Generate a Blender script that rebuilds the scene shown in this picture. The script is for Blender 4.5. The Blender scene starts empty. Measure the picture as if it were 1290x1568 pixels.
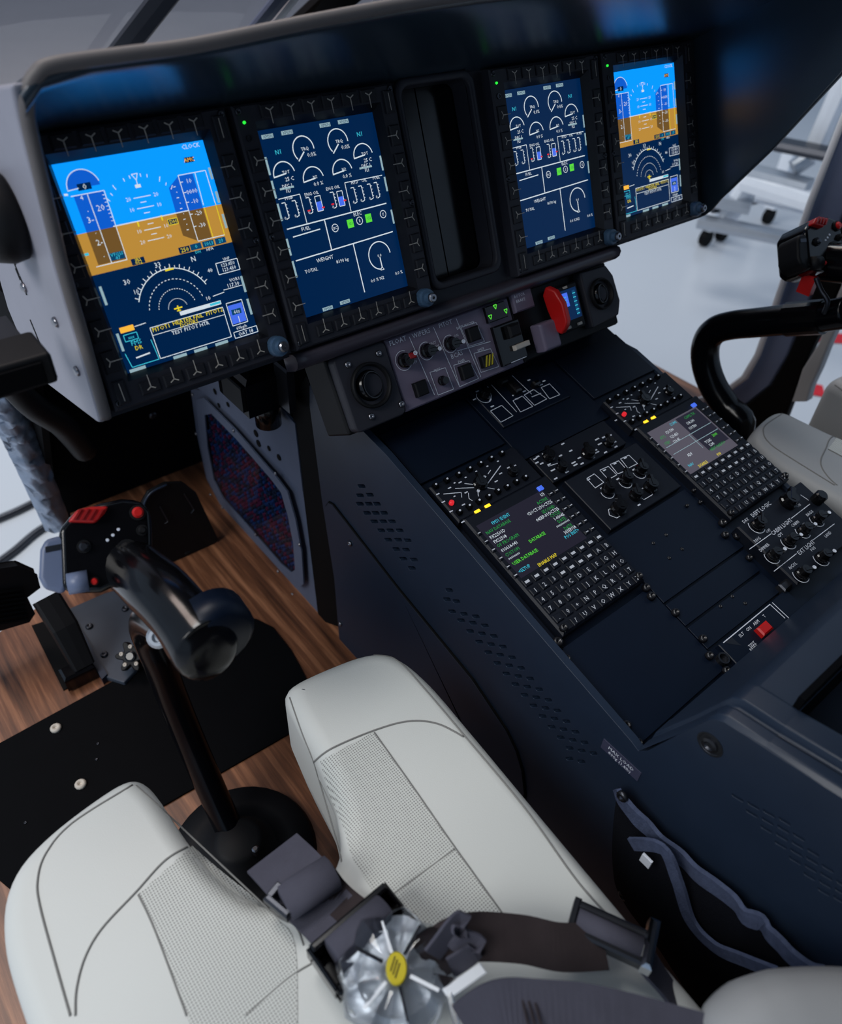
import bpy, bmesh, math, random
from mathutils import Matrix, Vector
from mathutils.bvhtree import BVHTree
from mathutils.geometry import delaunay_2d_cdt
random.seed(7)
sc = bpy.context.scene
col = sc.collection
PI = math.pi

# ------------------------------------------------------------------ camera
Z0 = 0.76                                   # height of the screens' centre line above the cockpit floor
RW = [Vector((0.7759848653688118, -0.6292660290862182, 0.04326376493440939)),      # right
      Vector((-0.39342848467773406, -0.5364896859814723, -0.746587465925501)),     # down
      Vector((0.4930126937132745, 0.5623193767523731, -0.6638790570306835))]       # forward
CW = Vector((-0.67008174, -0.73564496, 0.3284379 + Z0))
FPX = 1158.04
cam_d = bpy.data.cameras.new('camera')
cam = bpy.data.objects.new('camera', cam_d); col.objects.link(cam)
cam.matrix_world = Matrix(((RW[0].x, -RW[1].x, -RW[2].x, CW.x), (RW[0].y, -RW[1].y, -RW[2].y, CW.y),
                           (RW[0].z, -RW[1].z, -RW[2].z, CW.z), (0, 0, 0, 1)))
cam_d.sensor_fit = 'HORIZONTAL'; cam_d.sensor_width = 36; cam_d.lens = FPX / 1290 * 36
cam_d.clip_start = 0.02; cam_d.clip_end = 200
cam_d.dof.use_dof = True; cam_d.dof.focus_distance = 0.95; cam_d.dof.aperture_fstop = 5.0
sc.camera = cam
# ------------------------------------------------------------------ world and exposure
w = bpy.data.worlds.new('hangar_light'); sc.world = w; w.use_nodes = True
bg = w.node_tree.nodes['Background']
bg.inputs[0].default_value = (0.56, 0.74, 1.0, 1); bg.inputs[1].default_value = 0.8
sc.view_settings.view_transform = 'Standard'; sc.view_settings.look = 'None'
sc.view_settings.exposure = -0.8; sc.view_settings.gamma = 1.0; sc.view_settings.use_curve_mapping = False

def area(name, loc, target, size, power, color, sy=None):
    l = bpy.data.lights.new(name, 'AREA'); l.energy = power; l.color = color; l.size = size
    if sy: l.shape = 'RECTANGLE'; l.size_y = sy
    o = bpy.data.objects.new(name, l); col.objects.link(o); o.location = loc
    o.rotation_euler = (Vector(target) - Vector(loc)).to_track_quat('-Z', 'Y').to_euler()
    return o
# hangar lamps: the daylight side beyond the left door and the ceiling rows ahead of the nose
area('hangar_lamp', (-0.8, 2.2, 6.5), (-0.45, -0.4, 0.4), 2.4, 370, (1.0, 0.985, 0.965))
area('hangar_lamp', (-4.2, -0.4, 4.4), (-0.4, 0, 0.4), 2.2, 250, (1.0, 0.98, 0.95))
area('hangar_lamp', (2.6, 4.2, 5.0), (0.2, 0, 0.4), 2.2, 150, (1.0, 0.97, 0.92))

# ------------------------------------------------------------------ pixel -> place helpers
def ray(u, v):
    return RW[0] * ((u - 645) / FPX) + RW[1] * ((v - 784) / FPX) + RW[2]
def onplane(u, v, n, p):
    n = Vector(n); r = ray(u, v); return CW + r * (n.dot(Vector(p) - CW) / n.dot(r))
def px_x(u, v, x): return onplane(u, v, (1, 0, 0), (x, 0, 0))
def px_y(u, v, y): return onplane(u, v, (0, 1, 0), (0, y, 0))
def px_z(u, v, z): return onplane(u, v, (0, 0, 1), (0, 0, z))
def frame(o, ex, ey):
    ex = Vector(ex).normalized(); ey = Vector(ey).normalized(); ez = ex.cross(ey)
    return Matrix(((ex.x, ey.x, ez.x, o[0]), (ex.y, ey.y, ez.y, o[1]), (ex.z, ey.z, ez.z, o[2]), (0, 0, 0, 1)))
T = math.radians(22.5)
PAN = frame((0, 0, Z0), (1, 0, 0), (0, math.sin(T), math.cos(T)))          # instrument panel: right, up, towards the seats
A15 = math.radians(15)
nC = Vector((0, -math.sin(A15), math.cos(A15)))
CON = frame(nC * -0.232 + Vector((0, 0, Z0)), (1, 0, 0), (0, math.cos(A15), math.sin(A15)))   # console deck
A58 = math.radians(58)
SWF = frame(PAN @ Vector((0, -0.155, 0)), (1, 0, 0), (0, math.cos(A58), math.sin(A58)))       # switch strip under the panel
CONi, PANi, SWi = CON.inverted(), PAN.inverted(), SWF.inverted()
def onframe(F, Fi, u, v, h=0):
    ez = F.to_3x3() @ Vector((0, 0, 1)); q = Fi @ onplane(u, v, ez, F.translation + ez * h); return q
def cp(u, v, h=0): q = onframe(CON, CONi, u, v, h); return (q.x, q.y)
def pp(u, v, h=0): q = onframe(PAN, PANi, u, v, h); return (q.x, q.y)
def sp(u, v, h=0): q = onframe(SWF, SWi, u, v, h); return (q.x, q.y)

# ------------------------------------------------------------------ materials
MATS = {}
def lin(c):
    return tuple(((x / 255) / 12.92 if x / 255 <= 0.04045 else ((x / 255 + 0.055) / 1.055) ** 2.4) for x in c)
def mat(name, rgb, rough=0.5, metal=0.0, spec=0.5, noise=0.0, nscale=30, bump=0.0, bscale=200, emit=None, es=1.0, coat=0.0, rnoise=0.0, trans=0.0):
    m = bpy.data.materials.new(name); m.use_nodes = True; MATS[name] = m
    nt = m.node_tree; b = nt.nodes['Principled BSDF']
    c = lin(rgb) + (1,)
    b.inputs['Base Color'].default_value = c
    b.inputs['Roughness'].default_value = rough; b.inputs['Metallic'].default_value = metal
    b.inputs['Specular IOR Level'].default_value = spec
    b.inputs['Coat Weight'].default_value = coat
    b.inputs['Transmission Weight'].default_value = trans
    if emit:
        b.inputs['Emission Color'].default_value = lin(emit) + (1,); b.inputs['Emission Strength'].default_value = es
    if noise or bump or rnoise:
        tc = nt.nodes.new('ShaderNodeTexCoord')
    if noise or rnoise:
        n = nt.nodes.new('ShaderNodeTexNoise'); n.inputs['Scale'].default_value = nscale; n.inputs['Detail'].default_value = 4
        nt.links.new(tc.outputs['Object'], n.inputs['Vector'])
    if noise:
        r = nt.nodes.new('ShaderNodeMix'); r.data_type = 'RGBA'
        r.inputs[6].default_value = tuple(x * (1 - noise) for x in c[:3]) + (1,)
        r.inputs[7].default_value = tuple(min(1, x * (1 + noise)) for x in c[:3]) + (1,)
        nt.links.new(n.outputs['Fac'], r.inputs[0]); nt.links.new(r.outputs[2], b.inputs['Base Color'])
    if rnoise:
        mr = nt.nodes.new('ShaderNodeMapRange'); mr.inputs['To Min'].default_value = max(0, rough - rnoise); mr.inputs['To Max'].default_value = rough + rnoise
        nt.links.new(n.outputs['Fac'], mr.inputs['Value']); nt.links.new(mr.outputs[0], b.inputs['Roughness'])
    if bump:
        n2 = nt.nodes.new('ShaderNodeTexNoise'); n2.inputs['Scale'].default_value = bscale; n2.inputs['Detail'].default_value = 3
        nt.links.new(tc.outputs['Object'], n2.inputs['Vector'])
        bp = nt.nodes.new('ShaderNodeBump'); bp.inputs['Strength'].default_value = bump; bp.inputs['Distance'].default_value = 0.001
        nt.links.new(n2.outputs['Fac'], bp.inputs['Height']); nt.links.new(bp.outputs[0], b.inputs['Normal'])
    return m
mat('black', (16, 17, 20), 0.55, spec=0.25, noise=0.2)
mat('stick_black', (6, 7, 11), 0.2, spec=0.28, rnoise=0.05)
mat('black_matte', (5, 6, 9), 0.75, spec=0.08, noise=0.2)
mat('black_gloss', (10, 10, 13), 0.16, spec=0.42, rnoise=0.06)
mat('bezel', (46, 47, 55), 0.5, spec=0.3, noise=0.15, bump=0.1, bscale=900)
mat('key', (36, 37, 43), 0.5, spec=0.3, noise=0.15)
mat('hood', (40, 54, 66), 0.26, spec=1.0, noise=0.12, bump=0.08, bscale=1500)
mat('shroud', (150, 151, 163), 0.45, spec=0.4, noise=0.06, bump=0.08, bscale=1500)
mat('ped', (30, 42, 60), 0.40, spec=0.42, noise=0.10, bump=0.06, bscale=1800)
mat('deck', (5, 16, 33), 0.42, spec=0.3, noise=0.12, bump=0.05, bscale=1800)
mat('unit', (13, 18, 29), 0.5, spec=0.3, noise=0.15)
mat('swpanel', (112, 104, 124), 0.5, spec=0.4, noise=0.12)
mat('blue_knob', (70, 98, 125), 0.35, spec=0.5, noise=0.1)
mat('steel', (150, 150, 155), 0.3, metal=1, noise=0.08)
mat('dark_steel', (70, 72, 78), 0.35, metal=0.9, noise=0.1)
mat('screw_black', (22, 22, 26), 0.3, spec=0.6)
mat('mark', (196, 189, 178), 0.6, noise=0.05)
mat('legend_print', (200, 205, 214), 0.6, noise=0.05)
mat('print', (222, 228, 240), 0.6, noise=0.05)
mat('red', (196, 22, 20), 0.4, noise=0.1)
mat('red_dark', (150, 20, 22), 0.4, noise=0.1)
mat('yellow', (196, 178, 20), 0.5, noise=0.1)
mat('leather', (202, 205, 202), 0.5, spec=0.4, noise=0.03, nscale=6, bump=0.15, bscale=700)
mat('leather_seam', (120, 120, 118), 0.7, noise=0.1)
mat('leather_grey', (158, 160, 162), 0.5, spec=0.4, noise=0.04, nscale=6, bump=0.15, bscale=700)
mat('webbing', (74, 74, 86), 0.8, spec=0.2, noise=0.15, nscale=60, bump=0.5, bscale=1200)
mat('webbing_brown', (50, 43, 45), 0.8, spec=0.2, noise=0.2, nscale=60, bump=0.5, bscale=1200)
mat('strap', (72, 81, 106), 0.9, spec=0.1, noise=0.35, nscale=160, bump=0.8, bscale=600)
mat('net', (13, 15, 22), 0.9, spec=0.1, noise=0.5, nscale=500, bump=0.8, bscale=900)
mat('chrome', (200, 204, 210), 0.12, metal=1, rnoise=0.05, nscale=40)
mat('pillar_paint', (106, 118, 146), 0.4, spec=0.5, noise=0.05)
mat('white_paint', (232, 236, 242), 0.4, spec=0.4, noise=0.04)
mat('alu', (176, 182, 190), 0.35, metal=0.6, noise=0.08)
mat('tape_red', (205, 20, 36), 0.5, noise=0.08)
mat('floor_grey', (62, 70, 82), 0.5, spec=0.4, noise=0.1)
mat('box_grey', (86, 95, 116), 0.5, spec=0.4, noise=0.12)
mat('wall_paint', (196, 198, 202), 0.6, noise=0.04, nscale=2)
mat('cb_red', (196, 74, 108), 0.5, noise=0.2)
mat('cb_blue', (80, 120, 180), 0.5, noise=0.2)
mat('sticker', (60, 62, 84), 0.5, noise=0.1)
mat('cabin_trim', (70, 72, 78), 0.7, spec=0.2, noise=0.08)
mat('bevel_gloss', (18, 20, 26), 0.42, spec=0.4, rnoise=0.04)
mat('lip', (104, 100, 100), 0.5, spec=0.4, noise=0.06)
mat('rubber', (6, 6, 7), 0.7, spec=0.15, noise=0.2)
def emitter(name, rgb, s=1.0): return mat(name, (4, 5, 8), 0.3, spec=0.2, emit=rgb, es=s * 1.74)
emitter('e_sky', (8, 148, 252), 1.12); emitter('e_sky2', (14, 92, 205), 1.0); emitter('e_brown', (186, 138, 58), 1.0); emitter('e_brown2', (116, 86, 44), 0.9)
emitter('e_navy', (0, 36, 78), 0.85); emitter('e_white', (214, 226, 236), 0.95); emitter('e_soft', (150, 180, 190), 0.9); emitter('e_cyan', (60, 190, 215), 1.0); emitter('e_teal', (10, 70, 110), 0.9)
emitter('e_green', (90, 220, 60), 1.0); emitter('e_dgreen', (40, 150, 70), 0.9); emitter('e_yellow', (230, 210, 40), 1.0); emitter('e_orange', (240, 178, 60), 1.1)
emitter('e_blue', (70, 110, 235), 1.0); emitter('e_red', (220, 40, 50), 1.0); emitter('e_lamp', (255, 205, 40), 1.6); emitter('e_cdu', (38, 36, 50), 0.8); emitter('e_cdu2', (92, 88, 100), 0.8); emitter('e_led', (40, 220, 60), 1.5)

def wood():
    m = bpy.data.materials.new('walnut'); m.use_nodes = True; MATS['walnut'] = m
    nt = m.node_tree; b = nt.nodes['Principled BSDF']; tc = nt.nodes.new('ShaderNodeTexCoord')
    mp = nt.nodes.new('ShaderNodeMapping'); mp.inputs['Rotation'].default_value = (0, 0, math.radians(-4)); mp.inputs['Scale'].default_value = (1, 0.045, 1)
    nt.links.new(tc.outputs['Object'], mp.inputs['Vector'])
    n = nt.nodes.new('ShaderNodeTexNoise'); n.inputs['Scale'].default_value = 55; n.inputs['Detail'].default_value = 6; n.inputs['Roughness'].default_value = 0.65
    nt.links.new(mp.outputs[0], n.inputs['Vector'])
    cr = nt.nodes.new('ShaderNodeValToRGB'); e = cr.color_ramp.elements
    e[0].position = 0.3; e[0].color = lin((52, 32, 24)) + (1,); e[1].position = 0.72; e[1].color = lin((176, 122, 88)) + (1,)
    x = e.new(0.5); x.color = lin((112, 72, 50)) + (1,)
    nt.links.new(n.outputs['Fac'], cr.inputs[0]); nt.links.new(cr.outputs[0], b.inputs['Base Color'])
    b.inputs['Roughness'].default_value = 0.38
wood()
def perforated():
    m = bpy.data.materials.new('perforated_leather'); m.use_nodes = True; MATS['perf'] = m
    nt = m.node_tree; b = nt.nodes['Principled BSDF']; tc = nt.nodes.new('ShaderNodeTexCoord')
    v = nt.nodes.new('ShaderNodeTexVoronoi'); v.inputs['Scale'].default_value = 380; v.inputs['Randomness'].default_value = 0.0; v.voronoi_dimensions = '2D'
    nt.links.new(tc.outputs['Object'], v.inputs['Vector'])
    cr = nt.nodes.new('ShaderNodeValToRGB'); e = cr.color_ramp.elements
    e[0].position = 0.16; e[0].color = lin((92, 92, 90)) + (1,); e[1].position = 0.34; e[1].color = lin((199, 202, 198)) + (1,)
    nt.links.new(v.outputs['Distance'], cr.inputs[0]); nt.links.new(cr.outputs[0], b.inputs['Base Color']); b.inputs['Roughness'].default_value = 0.55
    bp = nt.nodes.new('ShaderNodeBump'); bp.inputs['Strength'].default_value = 0.4; bp.inputs['Distance'].default_value = 0.001
    nt.links.new(cr.outputs[0], bp.inputs['Height']); nt.links.new(bp.outputs[0], b.inputs['Normal'])
perforated()
def hangar_floor():
    m = mat('hangar_floor', (196, 200, 206), 0.22, spec=0.6, noise=0.05, nscale=0.8, rnoise=0.08)
    return m
hangar_floor()
def glassm(name, rgb, alpha):
    m = bpy.data.materials.new(name); m.use_nodes = True; MATS[name] = m
    nt = m.node_tree; nt.nodes.remove(nt.nodes['Principled BSDF'])
    t = nt.nodes.new('ShaderNodeBsdfTransparent'); t.inputs[0].default_value = lin(rgb) + (1,)
    g = nt.nodes.new('ShaderNodeBsdfGlossy'); g.inputs['Roughness'].default_value = 0.03
    mx = nt.nodes.new('ShaderNodeMixShader'); mx.inputs[0].default_value = alpha
    nt.links.new(t.outputs[0], mx.inputs[1]); nt.links.new(g.outputs[0], mx.inputs[2]); nt.links.new(mx.outputs[0], nt.nodes['Material Output'].inputs[0])
glassm('tinted_glass', (228, 210, 202), 0.05); glassm('clear_cover', (205, 214, 225), 0.10)
mg = mat('acrylic', (232, 236, 240), 0.04, spec=0.7, trans=1.0)

# ------------------------------------------------------------------ mesh builder
class MB:
    def __init__(s, M=None): s.v = []; s.f = []; s.M = M or Matrix.Identity(4); s.sm = False
    def add(s, vs, fs, M=None):
        o = len(s.v); M = s.M @ M if M is not None else s.M
        s.v += [M @ Vector(p) for p in vs]; s.f += [tuple(i + o for i in f) for f in fs]; return s
    def box(s, c, d, ch=0.0, M=None):
        x, y, z = c; a, b, h = d[0] / 2, d[1] / 2, d[2] / 2
        if ch <= 0:
            vs = [(x + i * a, y + j * b, z + k * h) for k in (-1, 1) for i, j in ((-1, -1), (1, -1), (1, 1), (-1, 1))]
            fs = [(0, 3, 2, 1), (4, 5, 6, 7)] + [(i, (i + 1) % 4, 4 + (i + 1) % 4, 4 + i) for i in range(4)]
        else:
            vs = []
            for zz, q in ((-h, 0), (h - ch, 0), (h, ch)):
                vs += [(x + i * (a - q), y + j * (b - q), z + zz) for i, j in ((-1, -1), (1, -1), (1, 1), (-1, 1))]
            fs = [(0, 3, 2, 1), (8, 9, 10, 11)] + [(k + i, k + (i + 1) % 4, k + 4 + (i + 1) % 4, k + 4 + i) for k in (0, 4) for i in range(4)]
        return s.add(vs, fs, M)
    def prism(s, poly, z0, z1, M=None):
        n = len(poly); vs = [(p[0], p[1], z0) for p in poly] + [(p[0], p[1], z1) for p in poly]
        ar = sum(poly[i][0] * poly[(i + 1) % n][1] - poly[(i + 1) % n][0] * poly[i][1] for i in range(n))
        r = list(range(n))
        if ar < 0: r = r[::-1]
        fs = [tuple(reversed(r)), tuple(i + n for i in r)] + [(r[i], r[(i + 1) % n], r[(i + 1) % n] + n, r[i] + n) for i in range(n)]
        return s.add(vs, fs, M)
    def lathe(s, prof, seg=20, M=None, cap=True):          # prof: (r, z) bottom to top, about z
        vs = []; n = len(prof)
        for r, z in prof: vs += [(r * math.cos(2 * PI * i / seg), r * math.sin(2 * PI * i / seg), z) for i in range(seg)]
        fs = [(k * seg + i, k * seg + (i + 1) % seg, (k + 1) * seg + (i + 1) % seg, (k + 1) * seg + i) for k in range(n - 1) for i in range(seg)]
        if cap: fs += [tuple(reversed(range(seg))), tuple((n - 1) * seg + i for i in range(seg))]
        return s.add(vs, fs, M)
    def cyl(s, c, r, h, seg=16, ch=0.0, M=None):
        p = [(r, 0), (r, h - ch), (max(r - ch, 1e-5), h)] if ch else [(r, 0), (r, h)]
        return s.lathe([(a, z) for a, z in p], seg, (M or Matrix.Identity(4)) @ Matrix.Translation(c))
    def sweep(s, pts, rad, seg=14, flat=None, up=None, cap=True, M=None, power=2.0):
        """tube along pts; rad: number or list; flat: (rx, ry) factors per point or one pair"""
        pts = [Vector(p) for p in pts]; n = len(pts)
        if not hasattr(rad, '__len__'): rad = [rad] * n
        tan = [(pts[min(i + 1, n - 1)] - pts[max(i - 1, 0)]).normalized() for i in range(n)]
        u = Vector(up) if up else (Vector((0, 0, 1)) if abs(tan[0].z) < 0.9 else Vector((1, 0, 0)))
        vs = []
        for i in range(n):
            if up: u = Vector(up)
            a = (u - tan[i] * u.dot(tan[i])).normalized(); b = tan[i].cross(a); u = a
            fx, fy = (flat[i] if isinstance(flat, list) else flat) if flat else (1, 1)
            for k in range(seg):
                t = 2 * PI * k / seg; c_, s_ = math.cos(t), math.sin(t)
                c2 = math.copysign(abs(c_) ** (2 / power), c_); s2 = math.copysign(abs(s_) ** (2 / power), s_)
                vs.append(pts[i] + b * (c2 * rad[i] * fx) + a * (s2 * rad[i] * fy))
        fs = [(k * seg + i, k * seg + (i + 1) % seg, (k + 1) * seg + (i + 1) % seg, (k + 1) * seg + i) for k in range(n - 1) for i in range(seg)]
        if cap: fs += [tuple(reversed(range(seg))), tuple((n - 1) * seg + i for i in range(seg))]
        return s.add(vs, fs, M)
    def grid(s, P):                                       # P[i][j] points
        n, m = len(P), len(P[0]); vs = [p for r in P for p in r]
        return s.add(vs, [(i * m + j, (i + 1) * m + j, (i + 1) * m + j + 1, i * m + j + 1) for i in range(n - 1) for j in range(m - 1)])
    # flat print, in the xy plane at height h
    def quad(s, p, h=0.0): return s.add([(a, b, h) for a, b in p], [(0, 1, 2, 3)])
    def rect(s, x, y, w_, h_, h=0.0): return s.quad([(x - w_ / 2, y - h_ / 2), (x + w_ / 2, y - h_ / 2), (x + w_ / 2, y + h_ / 2), (x - w_ / 2, y + h_ / 2)], h)
    def line(s, p, q, w_, h=0.0):
        d = Vector((q[0] - p[0], q[1] - p[1])); L = d.length or 1e-6; n = Vector((-d.y, d.x)) / L * w_ / 2
        return s.quad([(p[0] - n.x, p[1] - n.y), (q[0] - n.x, q[1] - n.y), (q[0] + n.x, q[1] + n.y), (p[0] + n.x, p[1] + n.y)], h)
    def poly(s, pts, w_, h=0.0, close=False):
        pts = list(pts) + ([pts[0]] if close else [])
        for a, b in zip(pts, pts[1:]): s.line(a, b, w_, h)
        return s
    def arc(s, c, r, a0, a1, w_, n=16, h=0.0, ry=None, dash=False):
        ry = ry or r
        P = [(c[0] + r * math.cos(math.radians(a0 + (a1 - a0) * i / n)), c[1] + ry * math.sin(math.radians(a0 + (a1 - a0) * i / n))) for i in range(n + 1)]
        for i in range(n):
            if dash and i % 2: continue
            s.line(P[i], P[i + 1], w_, h)
        return s
    def text(s, st, x, y, size, h=0.0, align='c', rot=0.0, sx=1.0):
        gs, W = glyphs(st); k = size / 0.7
        ox = {'c': -W / 2, 'l': 0, 'r': -W}[align]
        ca, sa = math.cos(rot), math.sin(rot)
        for vs, fs in gs:
            P = []
            for a, b in vs:
                a, b = (a + ox) * k * sx, (b - 0.35) * k
                P.append((x + a * ca - b * sa, y + a * sa + b * ca, h))
            s.add(P, fs)
        return s
    def mesh(s, name, smooth=False):
        m = bpy.data.meshes.new(name); m.from_pydata([tuple(p) for p in s.v], [], s.f); m.update()
        if smooth:
            for p in m.polygons: p.use_smooth = True
        return m
_gc = {}
def glyphs(st):
    if st not in _gc:
        c = bpy.data.curves.new('t', 'FONT'); c.body = st; c.resolution_u = 1
        o = bpy.data.objects.new('t', c); col.objects.link(o)
        m = o.to_mesh(); vs = [(v.co.x, v.co.y) for v in m.vertices]; fs = [tuple(p.vertices) for p in m.polygons]
        o.to_mesh_clear(); bpy.data.objects.remove(o); bpy.data.curves.remove(c)
        _gc[st] = ([(vs, fs)], max([a for a, b in vs] or [0.4]))
    return _gc[st]

def link(name, me, m, parent=None, loc=None, M=None, smooth=None):
    o = bpy.data.objects.new(name, me); col.objects.link(o)
    if me is not None and m is not None and not me.materials: me.materials.append(MATS[m])
    o.parent = parent
    if M is not None: o.matrix_basis = M
    if loc is not None: o.location = loc
    return o
def part(parent, name, mb, m, loc=None, M=None, smooth=False, bevel=0, seg=2, label=None, stuff=False):
    o = link(name, mb.mesh(name, smooth), m, parent, loc, M)
    if bevel:
        bv = o.modifiers.new('bevel', 'BEVEL'); bv.width = bevel; bv.segments = seg; bv.limit_method = 'ANGLE'; bv.angle_limit = math.radians(35)
        for p in o.data.polygons: p.use_smooth = True
        o.modifiers.new('wn', 'WEIGHTED_NORMAL')
    if label: o['label'] = label
    if stuff: o['kind'] = 'stuff'
    return o
def tag(o, label, cat, group=None):
    o['label'] = label; o['category'] = cat
    if group: o['group'] = group
    return o
def thing(name, label, cat, M=None, group=None):
    o = bpy.data.objects.new(name, None); col.objects.link(o); o.empty_display_size = 0.02
    if M is not None: o.matrix_world = M
    return tag(o, label, cat, group)
def struct(name, mb, m, **k):
    o = part(None, name, mb, m, **k); o['kind'] = 'structure'; return o
def copy_tree(o, parent=None):
    c = o.copy(); col.objects.link(c); c.parent = parent
    for ch in [x for x in bpy.data.objects if x.parent == o]: copy_tree(ch, c)
    return c
def spline(P, n=8):
    """Catmull-Rom through P"""
    P = [Vector(p) for p in P]; out = []
    for i in range(len(P) - 1):
        a, b, c, d = P[max(i - 1, 0)], P[i], P[i + 1], P[min(i + 2, len(P) - 1)]
        for k in range(n):
            t = k / n
            out.append(0.5 * ((2 * b) + (c - a) * t + (2 * a - 5 * b + 4 * c - d) * t * t + (3 * b - a - 3 * c + d) * t ** 3))
    return out + [P[-1]]
def in_poly(x, y, poly):
    r = False; n = len(poly)
    for i in range(n):
        (x1, y1), (x2, y2) = poly[i], poly[i - 1]
        if (y1 > y) != (y2 > y) and x < (x2 - x1) * (y - y1) / (y2 - y1) + x1: r = not r
    return r
def holes(outer, inner, z0, z1):
    """flat plate with holes, thickness z0..z1"""
    V = []; E = []; loops = [list(outer)] + [list(q) for q in inner]
    for pl in loops:
        o = len(V); n = len(pl); V += [Vector((p[0], p[1])) for p in pl]; E += [(o + i, o + (i + 1) % n) for i in range(n)]
    vo, eo, fo, *_ = delaunay_2d_cdt(V, E, [], 0, 1e-7)
    n = len(vo); mb = MB(); F = []
    for f in fo:
        cx_ = sum(vo[i].x for i in f) / len(f); cy_ = sum(vo[i].y for i in f) / len(f)
        if in_poly(cx_, cy_, loops[0]) and not any(in_poly(cx_, cy_, h_) for h_ in loops[1:]): F.append(tuple(f))
    mb.v = [Vector((v.x, v.y, z0)) for v in vo] + [Vector((v.x, v.y, z1)) for v in vo]
    cnt = {}
    for f in F:
        for a, b in zip(f, f[1:] + f[:1]): cnt[(a, b)] = 1
    mb.f = [tuple(reversed(f)) for f in F] + [tuple(i + n for i in f) for f in F] + [(a, b, b + n, a + n) for a, b in cnt if (b, a) not in cnt]
    return mb
def rrect(x, y, w_, h_, r, n=4):
    P = []
    for cx_, cy_, a0 in ((x + w_ / 2 - r, y + h_ / 2 - r, 0), (x - w_ / 2 + r, y + h_ / 2 - r, 90), (x - w_ / 2 + r, y - h_ / 2 + r, 180), (x + w_ / 2 - r, y - h_ / 2 + r, 270)):
        for i in range(n + 1):
            a = math.radians(a0 + 90 * i / n); P.append((cx_ + r * math.cos(a), cy_ + r * math.sin(a)))
    return P
XF = lambda x: Matrix(((0, 0, 1, x), (1, 0, 0, 0), (0, 1, 0, 0), (0, 0, 0, 1)))   # local (y, z, out) -> world, plane x = const

# ================================================================== SETTING
GZ = -0.64                                        # hangar ground, below the cockpit floor
# hangar
g = MB().box((4, 6, GZ - 0.05), (60, 60, 0.1)); struct('floor', g, 'hangar_floor')
wl = MB().box((4, 24, 3), (60, 0.2, 8)); struct('wall_front', wl, 'wall_paint')
wl = MB().box((22, 6, 3), (0.2, 36, 8)); struct('wall_right', wl, 'wall_paint')
# red safety line on the ground to the right
for i, (a, b) in enumerate((((1250, 517), (1420, 527)), ((1215, 592), (1262, 600)))):
    p, q = px_z(*a, GZ), px_z(*b, GZ); d = (q - p).normalized(); nrm = Vector((-d.y, d.x, 0)) * 0.05
    t = MB().add([p - nrm, q - nrm, q + nrm, p + nrm, ], [(0, 1, 2, 3)]); t.v = [v + Vector((0, 0, 0.004)) for v in t.v]
    tag(part(None, 'floor_tape', t, 'tape_red'), ('red marking tape on the hangar floor seen above the grey headrest', 'red marking tape on the hangar floor beside the door post foot')[i], 'tape', 'red tape on the hangar floor')
# cockpit floor (walnut) with its edge
fl = [(-1.0, -1.4), (1.075, -1.4), (1.075, 0.42), (0.9, 0.62), (-0.46, 0.62), (-0.50, 0.45), (-0.60, 0.40), (-0.80, 0.35), (-1.0, 0.30)]
struct('floor', MB().prism(fl, -0.03, 0.0), 'walnut')
# cabin shell behind and over the seats: roof with rounded front lip, rear bulkhead
struct('ceiling', MB().box((0.065, -1.0, 1.44), (1.84, 1.56, 0.05)).sweep([(-0.855, -0.22, 1.44), (0.985, -0.22, 1.44)], 0.03, 12), 'cabin_trim')
struct('wall_back', MB().box((0.065, -1.72, 0.7), (1.84, 0.05, 1.44)), 'cabin_trim')
# footwell: end wall and left cheek
c = MB().box((0.0, 0.63, 0.34), (0.94, 0.02, 0.70)); fw = struct('wall_front', c, 'black_matte')
c = MB().prism([(0.62, 0.0), (0.62, 0.62), (0.25, 0.66), (0.36, 0.35)], 0, 0.012, XF(-0.475)); 
struct('wall_left', MB().prism([(0.64, 0.05), (0.64, 0.56), (0.30, 0.60), (0.45, 0.34)], 0.0, 0.012, XF(-0.482)), 'black_matte')
# nose deck under the windshield, windshield and its posts
nd = MB()
nd.grid([[(x, y, Z0 + 0.04 - (y - 0.25) * 0.20 - 0.25 * (x * 0.9) ** 2) for x in [i * 0.1 - 0.47 for i in range(15)]] for y in (0.2, 0.5, 0.75, 1.0)])
struct('trim_14', nd, 'black_matte')
def post(name, a, b, ya, yb, wd, m, label=None):
    p, q = px_y(*a, ya), px_y(*b, yb)
    mb = MB().sweep([p + (p - q) * 1.6, p, q, q + (q - p) * 5.0], [wd] * 4, 8, flat=(1, 0.45), up=(0, -1, 0.3), power=4)
    o = struct(name, mb, m, smooth=False); return o
post('trim_2', (180, 86), (252, -6), 1.0, 0.86, 0.022, 'floor_grey')
post('trim_3', (196, 86), (268, -6), 1.03, 0.89, 0.010, 'black')
post('trim_4', (378, 60), (432, -6), 1.0, 0.86, 0.016, 'pillar_paint')
post('trim_5', (402, 58), (452, -6), 1.02, 0.88, 0.012, 'white_paint')
post('trim_6', (460, 48), (535, -20), 1.0, 0.86, 0.036, 'black')
post('trim_7', (560, 40), (575, -6), 0.98, 0.86, 0.004, 'white_paint')
post('trim_8', (604, 34), (613, -6), 0.98, 0.86, 0.006, 'pillar_paint')
ws = []
for i in range(9):
    x = -0.80 + i * 0.2; r = []
    for j in range(6):
        t = j / 5; r.append(Vector((x, 1.13 - 0.95 * t - 0.35 * (x * 0.8) ** 2, 0.66 + 0.80 * t)))
    ws.append(r)
gl = MB().grid(ws); struct('window_1', gl, 'tinted_glass', smooth=True)
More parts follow.
